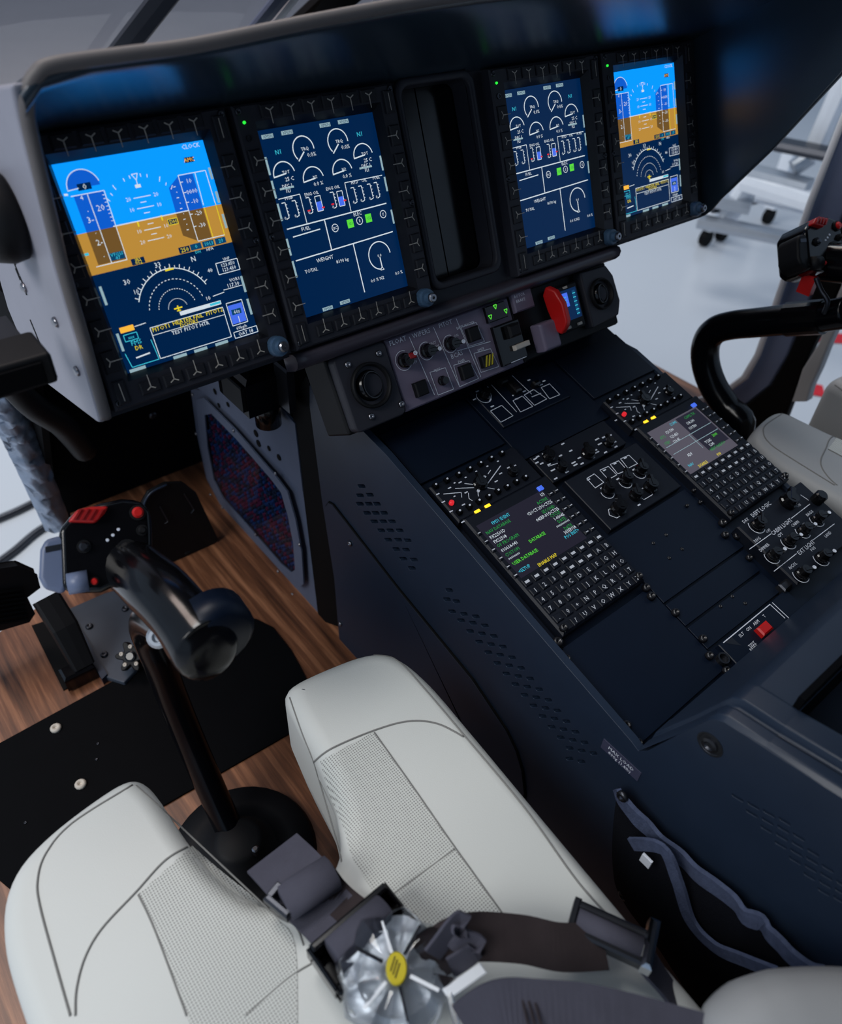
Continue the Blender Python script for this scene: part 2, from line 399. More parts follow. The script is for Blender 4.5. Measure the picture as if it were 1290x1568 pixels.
# crinkled silver edge of the chin window
P = [(px_y(-30, 545, 0.52), 0.05), (px_y(20, 640, 0.53), 0.05), (px_y(55, 720, 0.54), 0.045), (px_y(95, 815, 0.55), 0.04)]
ge = []
for k in range(49):
    t = k / 48 * 3; i = min(int(t), 2); fr = t - i
    p = P[i][0].lerp(P[i + 1][0], fr); hw = P[i][1] * (1 - fr) + P[i + 1][1] * fr
    row = []
    for j in range(9):
        s = j / 8 * 2 - 1
        row.append(p + Vector((s * hw * 0.62, (abs(s) ** 2) * 0.02 + random.uniform(-.006, .006), random.uniform(-.006, .006))))
    ge.append(row)
mat('foil', (150, 164, 184), 0.35, metal=0.55, noise=0.3, nscale=40, bump=0.6, bscale=60)
struct('trim_9', MB().grid(ge), 'foil', smooth=True)
# dark cable runs over the ground outside the chin window
for i, pts in enumerate((((-30, 805), (20, 785), (70, 762), (130, 745)), ((-30, 880), (20, 845), (60, 812), (120, 778)))):
    P = spline([px_z(u, v, GZ + 0.012) for u, v in pts], 6)
    tag(part(None, 'hose', MB().sweep(P, 0.012, 8), 'dark_steel', smooth=True), ('dark hose curving over the ground outside the chin window, farther from the pedal', 'dark hose curving over the ground outside the chin window, close to the grip')[i], 'hose', 'hoses on the ground')
# right door post: painted outer band, black seal and inner band
def band(name, Pl, Pr, m, th=0.03):
    n = len(Pl); mb = MB()
    L = [px_x(u, v, x) for u, v, x in Pl]; R = [px_x(u, v, x) for u, v, x in Pr]
    mb.add(L + R + [p + Vector((th, 0, 0)) for p in L] + [p + Vector((th, 0, 0)) for p in R],
           [(i, i + 1, n + i + 1, n + i) for i in range(n - 1)] + [(2 * n + i, 3 * n + i, 3 * n + i + 1, 2 * n + i + 1) for i in range(n - 1)] +
           [(i, 2 * n + i, 2 * n + i + 1, i + 1) for i in range(n - 1)] + [(n + i, n + i + 1, 3 * n + i + 1, 3 * n + i) for i in range(n - 1)])
    return struct(name, mb, m, smooth=False, bevel=0.006)
band('trim_10', [(1345, 40, 1.0), (1292, 176, 1.0), (1240, 310, 1.0), (1186, 470, 1.0), (1160, 545, 1.0), (1140, 580, 1.0), (1110, 602, 1.0), (1060, 618, 1.0)],
     [(1400, 40, 1.0), (1352, 176, 1.0), (1300, 310, 1.0), (1236, 470, 1.0), (1206, 545, 1.0), (1180, 590, 1.0), (1145, 618, 1.0), (1080, 640, 1.0)], 'pillar_paint')
band('trim_11', [(1338, 40, 0.985), (1288, 172, 0.985), (1234, 310, 0.985), (1180, 470, 0.985), (1154, 543, 0.985), (1134, 576, 0.985), (1106, 597, 0.985), (1060, 612, 0.985)],
     [(1350, 40, 0.985), (1300, 172, 0.985), (1246, 310, 0.985), (1191, 470, 0.985), (1164, 545, 0.985), (1144, 581, 0.985), (1112, 604, 0.985), (1062, 622, 0.985)], 'white_paint', 0.01)
band('trim_12', [(1400, 40, 0.99), (1352, 176, 0.99), (1300, 310, 0.99), (1236, 470, 0.99), (1206, 545, 0.99), (1180, 590, 0.99), (1145, 618, 0.99), (1080, 640, 0.99)],
     [(1440, 40, 0.99), (1392, 176, 0.99), (1340, 310, 0.99), (1274, 470, 0.99), (1238, 545, 0.99), (1216, 605, 0.99), (1195, 660, 0.99), (1090, 720, 0.99)], 'rubber')
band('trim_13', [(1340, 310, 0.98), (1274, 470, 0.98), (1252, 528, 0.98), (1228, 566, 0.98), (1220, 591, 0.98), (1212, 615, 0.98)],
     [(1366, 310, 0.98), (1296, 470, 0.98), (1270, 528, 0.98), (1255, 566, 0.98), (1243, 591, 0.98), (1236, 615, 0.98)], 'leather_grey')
# maintenance stand out on the hangar floor
st = thing('maintenance_stand', 'white and aluminium wheeled maintenance stand on the hangar floor beyond the panel', 'stand')
def gp(u, v, z=0.0): return px_z(u, v, GZ + z)
def bar(a, b, r, m, name, rr=None): return part(st, name, MB().sweep([a, b], r, 8, flat=(1, rr or 1), power=6), m)
a, b = gp(1082, 330, 0.42), gp(1180, 352, 0.42)
bar(gp(1070, 338, .40), gp(1240, 372, .40), 0.05, 'alu', 'base_rail', 0.5)
bar(gp(1140, 278, .62), gp(1250, 312, .62), 0.035, 'white_paint', 'upper_rail')
bar(gp(1060, 300, .50), gp(1150, 318, .50), 0.03, 'alu', 'side_rail')
bar(gp(1150, 282, .60), gp(1115, 330, .42), 0.05, 'white_paint', 'strut', 0.6)
bar(gp(1300, 110, 1.1), gp(1242, 240, .75), 0.035, 'white_paint', 'handrail'); bar(gp(1242, 240, .75), gp(1215, 258, .70), 0.03, 'alu', 'handrail_end')
bar(gp(1270, 228, .72), gp(1300, 170, .9), 0.03, 'alu', 'brace')
bar(gp(1190, 220, .8), gp(1270, 236, .8), 0.06, 'dark_steel', 'platform', 0.35); bar(gp(1150, 262, .66), gp(1240, 285, .66), 0.06, 'alu', 'step', 0.4); bar(gp(1160, 300, .5), gp(1235, 318, .5), 0.05, 'white_paint', 'step', 0.4)
bar(gp(1090, 318, .45), gp(1180, 298, .5), 0.025, 'dark_steel', 'cross_brace')
for u, v in ((1078, 376), (1103, 368), (1174, 342)):
    q = gp(u, v, 0.0)
    bar(q + Vector((0, 0, .42)), q + Vector((0, 0, .10)), 0.04, 'white_paint', 'leg')
    part(st, 'caster', MB().cyl((0, 0, -0.02), 0.048, 0.04, 14, M=Matrix.Translation(q + Vector((0, 0, .048))) @ Matrix.Rotation(PI / 2, 4, 'X')), 'rubber')

# ================================================================== INSTRUMENT PANEL
def screw_mesh(r, h=0.0025, name='screw', slot=True):
    k = (name, r)
    if k not in _gc:
        mb = MB().lathe([(r, 0), (r, h * .6), (r * .75, h), (r * .42, h), (r * .36, h * .45)], 12)
        _gc[k] = mb.mesh(name, True)
    return _gc[k]
def screw(parent, loc, r=0.004, m='dark_steel', M=None, name='screw'):
    return link(name, screw_mesh(r, r * .7, name + m), m, parent, loc, M)

ip = thing('instrument_panel', 'long dark instrument panel with overhanging glareshield hood holding four displays', 'instrument panel', PAN)
fp_out = [(-0.498, -0.136), (0.525, -0.136), (0.525, 0.142), (-0.498, 0.142)]
face = holes(fp_out, [rrect(-0.006, 0.006, 0.108, 0.228, 0.012)], -0.03, -0.004)
part(ip, 'panel_face', face, 'bezel')
rim = holes(rrect(-0.006, 0.006, 0.124, 0.244, 0.016), [rrect(-0.006, 0.006, 0.106, 0.226, 0.012)], -0.004, 0.006)
part(ip, 'recess_rim', rim, 'bezel', bevel=0.003)
part(ip, 'blanking_plate', MB().box((-0.036, 0.006, -0.036), (0.05, 0.232, 0.008)).box((0.026, 0.006, -0.036), (0.07, 0.232, 0.008)).box((-0.006, 0.006, -0.045), (0.13, 0.24, 0.006)), 'black_gloss')
# lower rail: rounded lip under the displays
pr = [(-0.133, -0.02), (-0.133, 0.006), (-0.136, 0.012), (-0.142, 0.014), (-0.149, 0.010), (-0.153, 0.002), (-0.155, -0.02)]
rl = MB(); n = len(pr); xs = [-0.285, -0.27, 0.27, 0.29]
for x in xs: rl.v += [Vector((x, b, c_)) for b, c_ in pr]
rl.f = [(k * n + i, k * n + i + 1, (k + 1) * n + i + 1, (k + 1) * n + i) for k in range(len(xs) - 1) for i in range(n - 1)] + [tuple(range(n)), tuple(range((len(xs) - 1) * n + n - 1, (len(xs) - 1) * n - 1, -1))]
mat('rail', (66, 62, 72), 0.32, spec=0.5, noise=0.1)
part(ip, 'lower_rail', rl, 'rail', smooth=True)
# hood: underside from panel top to the lip, rounded lip, top going forward under the windshield
AX = [-0.507, -0.49, -0.45, -0.36, -0.25, -0.15, -0.05, 0.05, 0.2, 0.35, 0.48, 0.56]
lipc = lambda a: 0.148 if a < 0.1 else 0.148 + (a - 0.1) ** 1 * 0.30
def lipb(a):
    K = [(-0.507, 0.128), (-0.495, 0.141), (-0.47, 0.149), (-0.36, 0.152), (-0.24, 0.162), (-0.12, 0.170), (0.0, 0.174), (0.2, 0.176), (0.56, 0.172)]
    for (x0, y0), (x1, y1) in zip(K, K[1:]):
        if a <= x1: return y0 + (y1 - y0) * (a - x0) / (x1 - x0)
    return K[-1][1]
hd = MB(); G = []
for a in AX:
    b, c_ = lipb(a), lipc(a); r = []
    u0 = 0.1255 if a > -0.49 else 0.122
    r += [(a, u0, -0.004)]
    for t in (0.12, 0.3, 0.5, 0.7, 0.88): r.append((a, u0 + (b - 0.008 - u0) * t ** 0.85, c_ * t))
    for ang in (-90, -45, 0, 45, 90): r.append((a, b - 0.001 + 0.007 * math.sin(math.radians(ang)), c_ - 0.006 + 0.007 * math.cos(math.radians(ang))))
    r += [(a, b + 0.010, c_ * 0.5), (a, b + 0.012, -0.02), (a, b + 0.010, -0.10), (a, b - 0.03, -0.22)]
    G.append(r)
hd.grid(G); part(ip, 'glareshield_hood', hd, 'hood', smooth=True)
LP = [(-.504, -.132, .008), (-.504, -.08, .030), (-.504, .017, .067), (-.504, .10, .117), (-.5035, .122, .132), (-.500, .134, .140), (-.491, .1435, .1455), (-.476, .1485, .148), (-.42, .1505, .148), (-.36, .1525, .148), (-.24, .1625, .148), (-.12, .1705, .148), (0, .1745, .148), (.10, .1755, .148), (.30, .176, .208), (.56, .172, .286)]
part(ip, 'edge_lip', MB().sweep(spline(LP, 6), .0058, 12), 'lip', smooth=True)
# side shrouds
def shroud(a0, a1, poly, m, name, flare=0.0):
    mb = MB(); n = len(poly)
    mb.v = [Vector((a0 + flare * max(c_, 0), b, c_)) for b, c_ in poly] + [Vector((a1 + flare * max(c_, 0), b, c_)) for b, c_ in poly]
    mb.f = [tuple(range(n)), tuple(range(2 * n - 1, n - 1, -1))] + [(i, i + n, (i + 1) % n + n, (i + 1) % n) for i in range(n)]
    return part(ip, name, mb, m, bevel=0.004, seg=3)
LS = [(-0.137, -0.006), (-0.136, 0.004), (-0.128, 0.010), (-0.08, 0.029), (0.017, 0.066), (0.10, 0.116), (0.124, 0.132), (0.135, 0.142), (0.14, 0.146), (0.148, 0.10), (0.142, 0.0), (0.10, -0.16), (-0.02, -0.25), (-0.100, -0.25), (-0.112, -0.20), (-0.125, -0.10)]
shroud(-0.511, -0.497, LS, 'shroud', 'side_shroud')
RS = [(-0.137, -0.006), (-0.128, 0.012), (-0.112, 0.03), (-0.098, 0.05), (-0.05, 0.118), (0.03, 0.216), (0.10, 0.275), (0.165, 0.285), (0.172, 0.20), (0.16, 0.0), (0.10, -0.2), (-0.10, -0.2)]
shroud(0.525, 0.535, RS, 'hood', 'side_shroud', 0.06)
# fasteners, slot and vent holes on the left shroud
for u, v in ((86, 493), (119, 568), (35, 382), (38, 440)):
    p = PANi @ px_x(u, v, -0.511)
    part(ip, 'fastener', MB().lathe([(0.0075, 0), (0.0072, .002), (0.005, .0035), (0.002, .003)], 14, Matrix.Translation(p) @ Matrix.Rotation(-PI / 2, 4, 'Y') @ Matrix.Scale(0.7, 4, (0, 1, 0))), 'steel', smooth=True)
for i, (u, v) in enumerate(((16, 384), (21, 396), (26, 412), (28, 420), (34, 431), (38, 443), (55, 510))):
    p = PANi @ px_x(u, v, -0.5108)
    part(ip, 'vent_slot', MB().box(p, (0.001, 0.012 if i < 6 else 0.03, 0.006)), 'rubber')
# air nozzle and black latch box hanging left of the shroud
nz = thing('side_air_nozzle', 'black round air nozzle on the outer face of the left glareshield shroud', 'air nozzle', Matrix.Translation(px_x(-2, 335, -0.525)))
Mn = Matrix.Rotation(-PI / 2, 4, 'Y')
part(nz, 'barrel', MB().lathe([(0.038, -0.012), (0.040, 0.0), (0.036, .014), (0.028, .018), (0.026, .004), (0.004, .004)], 24, Mn), 'black', smooth=True)
part(nz, 'vane', MB().box((-0.010, 0, 0), (0.006, 0.05, 0.006)).box((-0.010, 0, 0), (0.006, 0.006, 0.05)), 'black')
lb = thing('latch_box', 'black rectangular latch box jutting from below the left shroud', 'latch box', Matrix.Translation(px_x(30, 556, -0.565)))
part(lb, 'housing', MB().box((-0.045, 0.0, 0.0), (0.135, 0.05, 0.030)), 'black', bevel=0.004)
part(lb, 'cover_plate', MB().box((-0.03, -0.0265, 0.0), (0.085, 0.003, 0.02)), 'black_matte', bevel=0.001)
part(lb, 'stub', MB().box((0.0, 0.05, 0.0), (0.03, 0.06, 0.014)), 'dark_steel')

# ------------------------------------------------------------------ display units
SW_, SH_ = 0.152, 0.1985
def key_mesh(w_, h_, d, name='key', ch=0.0012):
    k = (name, w_, h_, d)
    if k not in _gc: _gc[k] = MB().box((0, 0, d / 2), (w_, h_, d), ch).mesh(name)
    return _gc[k]
def ymark(k=1.0, tail=True):
    key = ('ymark', k, tail)
    if key not in _gc:
        mb = MB(); t = 0.0011
        for a in (90, 210, 330): mb.line((0, 0), (0.0052 * k * math.cos(math.radians(a + 180)), 0.0052 * k * math.sin(math.radians(a + 180))), t)
        if tail: mb.line((0, -0.005), (0.0, -0.0125), t * .8)
        _gc[key] = mb.mesh('mark')
    return _gc[key]
def U(u, v): return (-SW_ / 2 + u * SW_, SH_ / 2 - v * SH_)
class Scr:
    """flat symbology, one mesh for each colour"""
    def __init__(s): s.L = {}
    def __getitem__(s, c):
        if c not in s.L: s.L[c] = MB()
        return s.L[c]
def pfd():
    S = Scr(); lw = 0.00075
    def R(c, u0, v0, u1, v1, h): S[c].quad([U(u0, v1), U(u1, v1), U(u1, v0), U(u0, v0)], h)
    def L(c, a, b, w_=lw, h=.0011): S[c].line(U(*a), U(*b), w_, h)
    def Tx(c, st, u, v, size=.0042, h=.0012, **k): S[c].text(st, *U(u, v), size, h, **k)
    R('e_sky', 0, 0, 1, .312, .0002); R('e_brown', 0, .312, 1, .505, .0002); R('e_navy', 0, .505, 1, 1.0, .0002)
    # speed tape
    R('e_sky2', .065, .148, .25, .312, .0004); R('e_brown2', .065, .312, .25, .465, .0004)
    S['e_white'].poly([U(.047, .147), U(.255, .147), U(.25, .471)], lw, .0011); L('e_white', (.047, .47), (.25, .47)); L('e_white', (.148, .15), (.148, .468))
    for k in range(8): L('e_white', (.235 - (k % 2) * .0, .165 + k * .017), (.25, .165 + k * .017), lw * .8)
    Tx('e_white', '20', .198, .217, .0055); Tx('e_white', '4', .107, .16, .004); Tx('e_white', '3-', .112, .26, .0055); Tx('e_white', '2-', .118, .365, .0055)
    for v in (.21, .31, .42): Tx('e_white', '.', .115, v, .006)
    R('e_teal', .15, .425, .245, .46, .0006); Tx('e_cyan', 'VTOSS', .198, .434, .003); Tx('e_cyan', '47', .198, .451, .0034)
    # torque half dial
    c = U(.145, .118); S['e_sky2'].add([(c[0], c[1], .0004)] + [(c[0] + .0155 * math.cos(PI * i / 14), c[1] + .0155 * math.sin(PI * i / 14), .0004) for i in range(15)], [(0, i + 1, i + 2) for i in range(14)])
    S['e_white'].arc(c, .0155, 12, 180, lw, 18, .0011); L('e_white', (.04, .122), (.11, .118)); L('e_white', (.012, .135), (.035, .137), .0018)
    R('e_navy', .105, .1, .19, .13, .0006); Tx('e_white', '0', .147, .115, .005)
    # altitude tape
    S['e_sky2'].quad([U(.76, .312), U(.86, .312), U(.86, .145), U(.76, .145)], .0004); S['e_brown2'].quad([U(.76, .46), U(.86, .46), U(.86, .312), U(.76, .312)], .0004)
    S['e_sky2'].quad([U(.665, .312), U(.755, .312), U(.755, .145), U(.67, .19)], .0004); S['e_brown2'].quad([U(.665, .42), U(.755, .46), U(.755, .312), U(.665, .312)], .0004)
    S['e_white'].poly([U(.755, .46), U(.755, .142), U(.952, .142)], lw, .0011); L('e_white', (.875, .142), (.868, .3)); L('e_yellow', (.868, .31), (.868, .46)); L('e_yellow', (.955, .30), (.955, .465)); L('e_white', (.952, .142), (.954, .3)); L('e_white', (.755, .462), (.955, .462))
    for st, v in (('10', .175), ('0000', .225), ('-10', .272), ('-20', .33), ('-30', .39)): Tx('e_white', st, .815, v, .0042); L('e_white', (.757, v), (.775, v))
    for k in range(9): L('e_white', (.70 + .01 * (k % 2), .19 + k * .026), (.716, .19 + k * .026), lw)
    # roll scale
    S['e_white'].poly([U(.455, .10), U(.495, .10), U(.475, .128)], lw, .0011, True); L('e_white', (.475, .128), (.473, .15)); R('e_white', .455, .148, .492, .163, .0011)
    cc = U(.475, .40)
    for a in (150, 143, 135, 128, 120, 105, 97, 83, 75, 60, 52, 45, 37, 30):
        r0, r1 = .0565, .0595 + (.002 if a in (150, 120, 60, 30, 135, 45) else 0); k = .78
        p = lambda r: (cc[0] + r * k * math.cos(math.radians(a)), cc[1] + r * math.sin(math.radians(a)) * 1.0)
        if a in range(40, 141): S['e_white'].line(p(r0), p(r1), lw, .0011)
    # pitch ladder
    for v, st in ((.206, '20'), (.255, '10'), (.357, '10'), (.408, '20')):
        L('e_white', (.42, v), (.535, v)); Tx('e_white', st, .385, v, .0036); Tx('e_white', st, .57, v, .0036)
    for v in (.23, .28, .332, .382): L('e_white', (.455, v), (.495, v))
    L('e_white', (.235, .31), (.755, .31), lw * 1.3); L('e_yellow', (.395, .312), (.395, .335), .0014); L('e_yellow', (.56, .305), (.56, .33), .0014)
    R('e_navy', .59, .33, .66, .36, .0007); S['e_yellow'].poly([U(.592, .331), U(.658, .331), U(.658, .359), U(.592, .359)], .0006, .0012, True); Tx('e_yellow', 'DH', .625, .345, .0036)
    Tx('e_white', 'CLOCK', .90, .02, .0040); R('e_navy', .83, .068, .895, .093, .0007); Tx('e_orange', 'AMC', .862, .08, .0038)
    for u0, u1, st in ((.69, .77, '0'), (.78, .865, '1013'), (.875, .955, '29')): R('e_teal', u0, .47, u1, .50, .0006); Tx('e_cyan', st, (u0 + u1) / 2, .485, .0036)
    Tx('e_cyan', 'DH', .73, .512, .003); Tx('e_white', 'HPA', .82, .512, .003); R('e_navy', .605, .472, .685, .502, .0006); Tx('e_yellow', '250', .645, .487, .0040)
    R('e_navy', .272, .473, .362, .503, .0006); Tx('e_yellow', 'IAS', .317, .480, .003); Tx('e_yellow', '012', .317, .494, .0034); R('e_cyan', .005, .40, .03, .412, .0011)
    # compass rose
    O = U(.475, .76); k = SH_ / SW_
    ar = .038 * 1.06
    for r, d in ((.0405, False), (.0300, True), (.0203, True), (.0105, True)):
        S['e_white'].arc(O, r * 1.0 if d else r, 24 if not d else 12, 156 if not d else 168, lw * (1.2 if not d else 1), 28 if not d else 41, .0011, dash=d)
    for i in range(19):
        a = math.radians(28 + i * 6.9); r0 = .0405; r1 = .0432 if i % 2 else .0448
        S['e_white'].line((O[0] + r0 * math.cos(a), O[1] + r0 * math.sin(a)), (O[0] + r1 * math.cos(a), O[1] + r1 * math.sin(a)), lw, .0011)
    Tx('e_white', '30', .198, .57, .005); Tx('e_white', '33', .431, .527, .005); Tx('e_white', 'N', .682, .54, .005); Tx('e_white', '10', .235, .625, .004); Tx('e_white', '40', .775, .615, .004); Tx('e_white', '10', .70, .748, .004)
    L('e_yellow', (.475, .742), (.475, .772), .0014); L('e_yellow', (.445, .755), (.505, .755), .0014); L('e_yellow', (.46, .768), (.49, .768), .001); L('e_yellow', (.47, .562), (.53, .562), .0018); L('e_yellow', (.5, .552), (.5, .566), .001)
    # frequencies, wind bar, messages
    S['e_white'].poly([U(.83, .59), U(.995, .59), U(.995, .648), U(.83, .648)], lw, .0011, True); Tx('e_white', 'VHF', .915, .578, .003); Tx('e_white', '123.450', .915, .606, .0036); Tx('e_white', '123.450', .915, .63, .0036)
    Tx('e_white', 'VOR1', .93, .69, .0034); Tx('e_white', '117.30', .91, .714, .0038); L('e_white', (.83, .729), (.98, .729), lw * .8); L('e_white', (.74, .745), (.83, .74), lw)
    R('e_white', .475, .775, .785, .795, .0010); R('e_cyan', .70, .778, .78, .79, .0012)
    L('e_white', (.245, .812), (.785, .812)); L('e_white', (.245, .812), (.245, .974)); L('e_white', (.785, .812), (.785, .974)); L('e_white', (.245, .974), (.785, .974)); L('e_white', (.245, .852), (.785, .852), lw * .8)
    Tx('e_yellow', 'PITOT1', .315, .826, .0042); Tx('e_yellow', 'HEATER FAIL', .515, .822, .0042); Tx('e_yellow', 'PITOT2', .715, .822, .0042); Tx('e_yellow', 'DOORS', .515, .843, .0042); Tx('e_white', 'TEST PITOT HTR', .515, .868, .0040)
    R('e_blue', .825, .815, .935, .915, .0006); S['e_white'].poly([U(.818, .80), U(.94, .80), U(.94, .922), U(.818, .922)], lw, .0011, True); R('e_teal', .84, .84, .915, .868, .0009); Tx('e_white', '60s', .878, .854, .0036); L('e_white', (.88, .88), (.88, .915))
    Tx('e_white', '60kg/h', .88, .94, .0034); S['e_white'].poly([U(.81, .957), U(.995, .957), U(.995, .99), U(.81, .99)], lw, .0011, True); Tx('e_white', 'OAT 18', .90, .974, .0038)
    R('e_orange', .05, .772, .145, .80, .0010); L('e_white', (.15, .785), (.23, .782), lw); S['e_cyan'].poly([U(.06, .812), U(.15, .812), U(.15, .845), U(.06, .845)], lw, .0011, True); Tx('e_cyan', 'xxx', .105, .829, .003); Tx('e_cyan', 'FMS', .125, .86, .0046); Tx('e_yellow', 'DR', .13, .888, .0042)
    S['e_cyan'].poly([U(.225, .868), U(.235, .974), U(.045, .974), U(.03, .90)], lw, .0011); L('e_white', (.09, .935), (.19, .93), .0014); S['e_soft'].rect(*U(.075, .99), .017, .0032, .0010)
    for u in (.381, .537, .70): S['e_soft'].rect(*U(u, .991), .015, .0030, .0010)
    for u, v, hh in ((.026, .606, .018), (.026, .84, .018), (.988, .726, .017), (.985, .849, .017), (.984, .16, .011), (.984, .276, .011), (.984, .396, .014)): S['e_soft'].rect(*U(u, v), .0026, hh, .0010)
    return S
def eng():
    S = Scr(); lw = 0.00075
    def R(c, u0, v0, u1, v1, h): S[c].quad([U(u0, v1), U(u1, v1), U(u1, v0), U(u0, v0)], h)
    def L(c, a, b, w_=lw, h=.0011): S[c].line(U(*a), U(*b), w_, h)
    def Tx(c, st, u, v, size=.0040, h=.0012, **k): S[c].text(st, *U(u, v), size, h, **k)
    R('e_navy', 0, 0, 1, 1, .0002)
    for u, v in ((.073, .036), (.233, .033), (.557, .028), (.719, .026), (.209, .983), (.373, .977)): S['e_soft'].rect(*U(u, v), .014, .0040, .0010); Tx('e_navy', 'XMSN', u, v, .003, .0014)
    Tx('e_cyan', 'N1', .122, .119, .0046); Tx('e_cyan', 'N1', .835, .103, .0046)
    for u, v in ((.333, .128), (.635, .122)):
        c = U(u, v); S['e_white'].arc(c, .0132, -5, 222, .0011, 22, .0011); L('e_white', (u + .0, v + .012), (u - .062, v + .055), .0013); Tx('e_white', 'TRQ', u + .01, v - .002, .0034); Tx('e_white', '0.0%', u + .055, v + .032, .0042)
    for u, v, a, b in ((.13, .235, 'TOT', '25 C'), (.357, .288, 'N2', '0.0 %'), (.618, .28, 'N2', '0.0 %'), (.832, .22, 'TOT', '25 C')):
        c = U(u, v); S['e_white'].arc(c, .0132, 8, 186, .0011, 20, .0011); L('e_white', (u - .09, v + .004), (u + .015, v - .005), .0013); Tx('e_white', a, u + .015, v - .012, .0032); Tx('e_white', b, u + .03, v + .024, .0040)
    for u, v in ((.126, .303), (.834, .282)):
        R('e_soft', u - .062, v - .006, u + .055, v + .004, .0010); Tx('e_white', 'DEC 1', u, v - .012, .0034); Tx('e_white', 'FLI', u, v + .014, .0034)
    S['e_white'].poly([U(.032, .349), U(.212, .346), U(.212, .507)], lw, .0011); S['e_white'].poly([U(.613, .495), U(.613, .338), U(.965, .341)], lw, .0011); L('e_white', (.038, .508), (.95, .497), .0012)
    for st, u, v in (('MGB', .115, .352), ('ENG OIL', .31, .356), ('ENG OIL', .50, .35), ('HYD', .70, .346), ('OIL', .79, .346), ('FUEL', .905, .346)): Tx('e_white', st, u, v, .0034)
    for u in (.068, .154, .272, .485, .674, .746, .828, .892):
        S['e_white'].poly([U(u - .02, .372), U(u + .008, .372), U(u + .012, .452), U(u - .012, .458)], lw * 1.1, .0011); Tx('e_white', '0', u - .02, .45, .0034)
        for k in range(4): L('e_white', (u + .012, .385 + k * .018), (u + .022, .385 + k * .018), .0006)
    for u in (.352, .549): S['e_white'].poly([U(u - .024, .375), U(u + .024, .375), U(u + .024, .455), U(u - .024, .455)], lw, .0011, True); R('e_blue', u - .022, .405, u + .022, .453, .0010)
    for u, v in ((.255, .44), (.38, .44), (.467, .435), (.58, .43)): R('e_red', u - .012, v - .004, u + .012, v + .004, .0012)
    Tx('e_white', 'FUEL', .191, .527, .0038); L('e_white', (.07, .555), (.31, .548), .0011); L('e_white', (.365, .508), (.365, .671), .0012); L('e_white', (.043, .681), (.956, .662), .0012)
    Tx('e_white', 'ELEC', .664, .516, .0038)
    for u, v in ((.44, .562), (.67, .556), (.899, .552)): S['e_white'].arc(U(u, v), .0042, 0, 360, lw, 14, .0011); Tx('e_white', 'E' if u > .5 else 'BC', u, v, .0030)
    for u, v in ((.583, .559), (.757, .554)): S['e_green'].rect(*U(u, v), .0085, .0092, .0010); Tx('e_navy', 'G1', u, v, .0032, .0014)
    Tx('e_white', 'WEIGHT', .289, .71, .0042); Tx('e_white', 'TOTAL', .15, .752, .0038); Tx('e_white', '8190 kg', .436, .745, .0038); L('e_white', (.566, .671), (.57, .957), .0012)
    S['e_white'].arc(U(.785, .775), .0158, 0, 262, .0012, 26, .0011); L('e_white', (.783, .785), (.785, .845), .0013); S['e_white'].poly([U(.765, .86), U(.80, .86), U(.783, .842)], lw, .0011, True); Tx('e_white', '0.0', .782, .775, .0034); Tx('e_white', '0.0 % N2', .715, .905, .0038); Tx('e_white', '0.0 %', .932, .904, .0038)
    for v in (.177, .297, .415, .601, .723): S['e_soft'].rect(*U(.016, v), .0024, .018, .0010)
    for v in (.276, .393, .579): S['e_soft'].rect(*U(.984, v), .0024, .016, .0010)
    return S
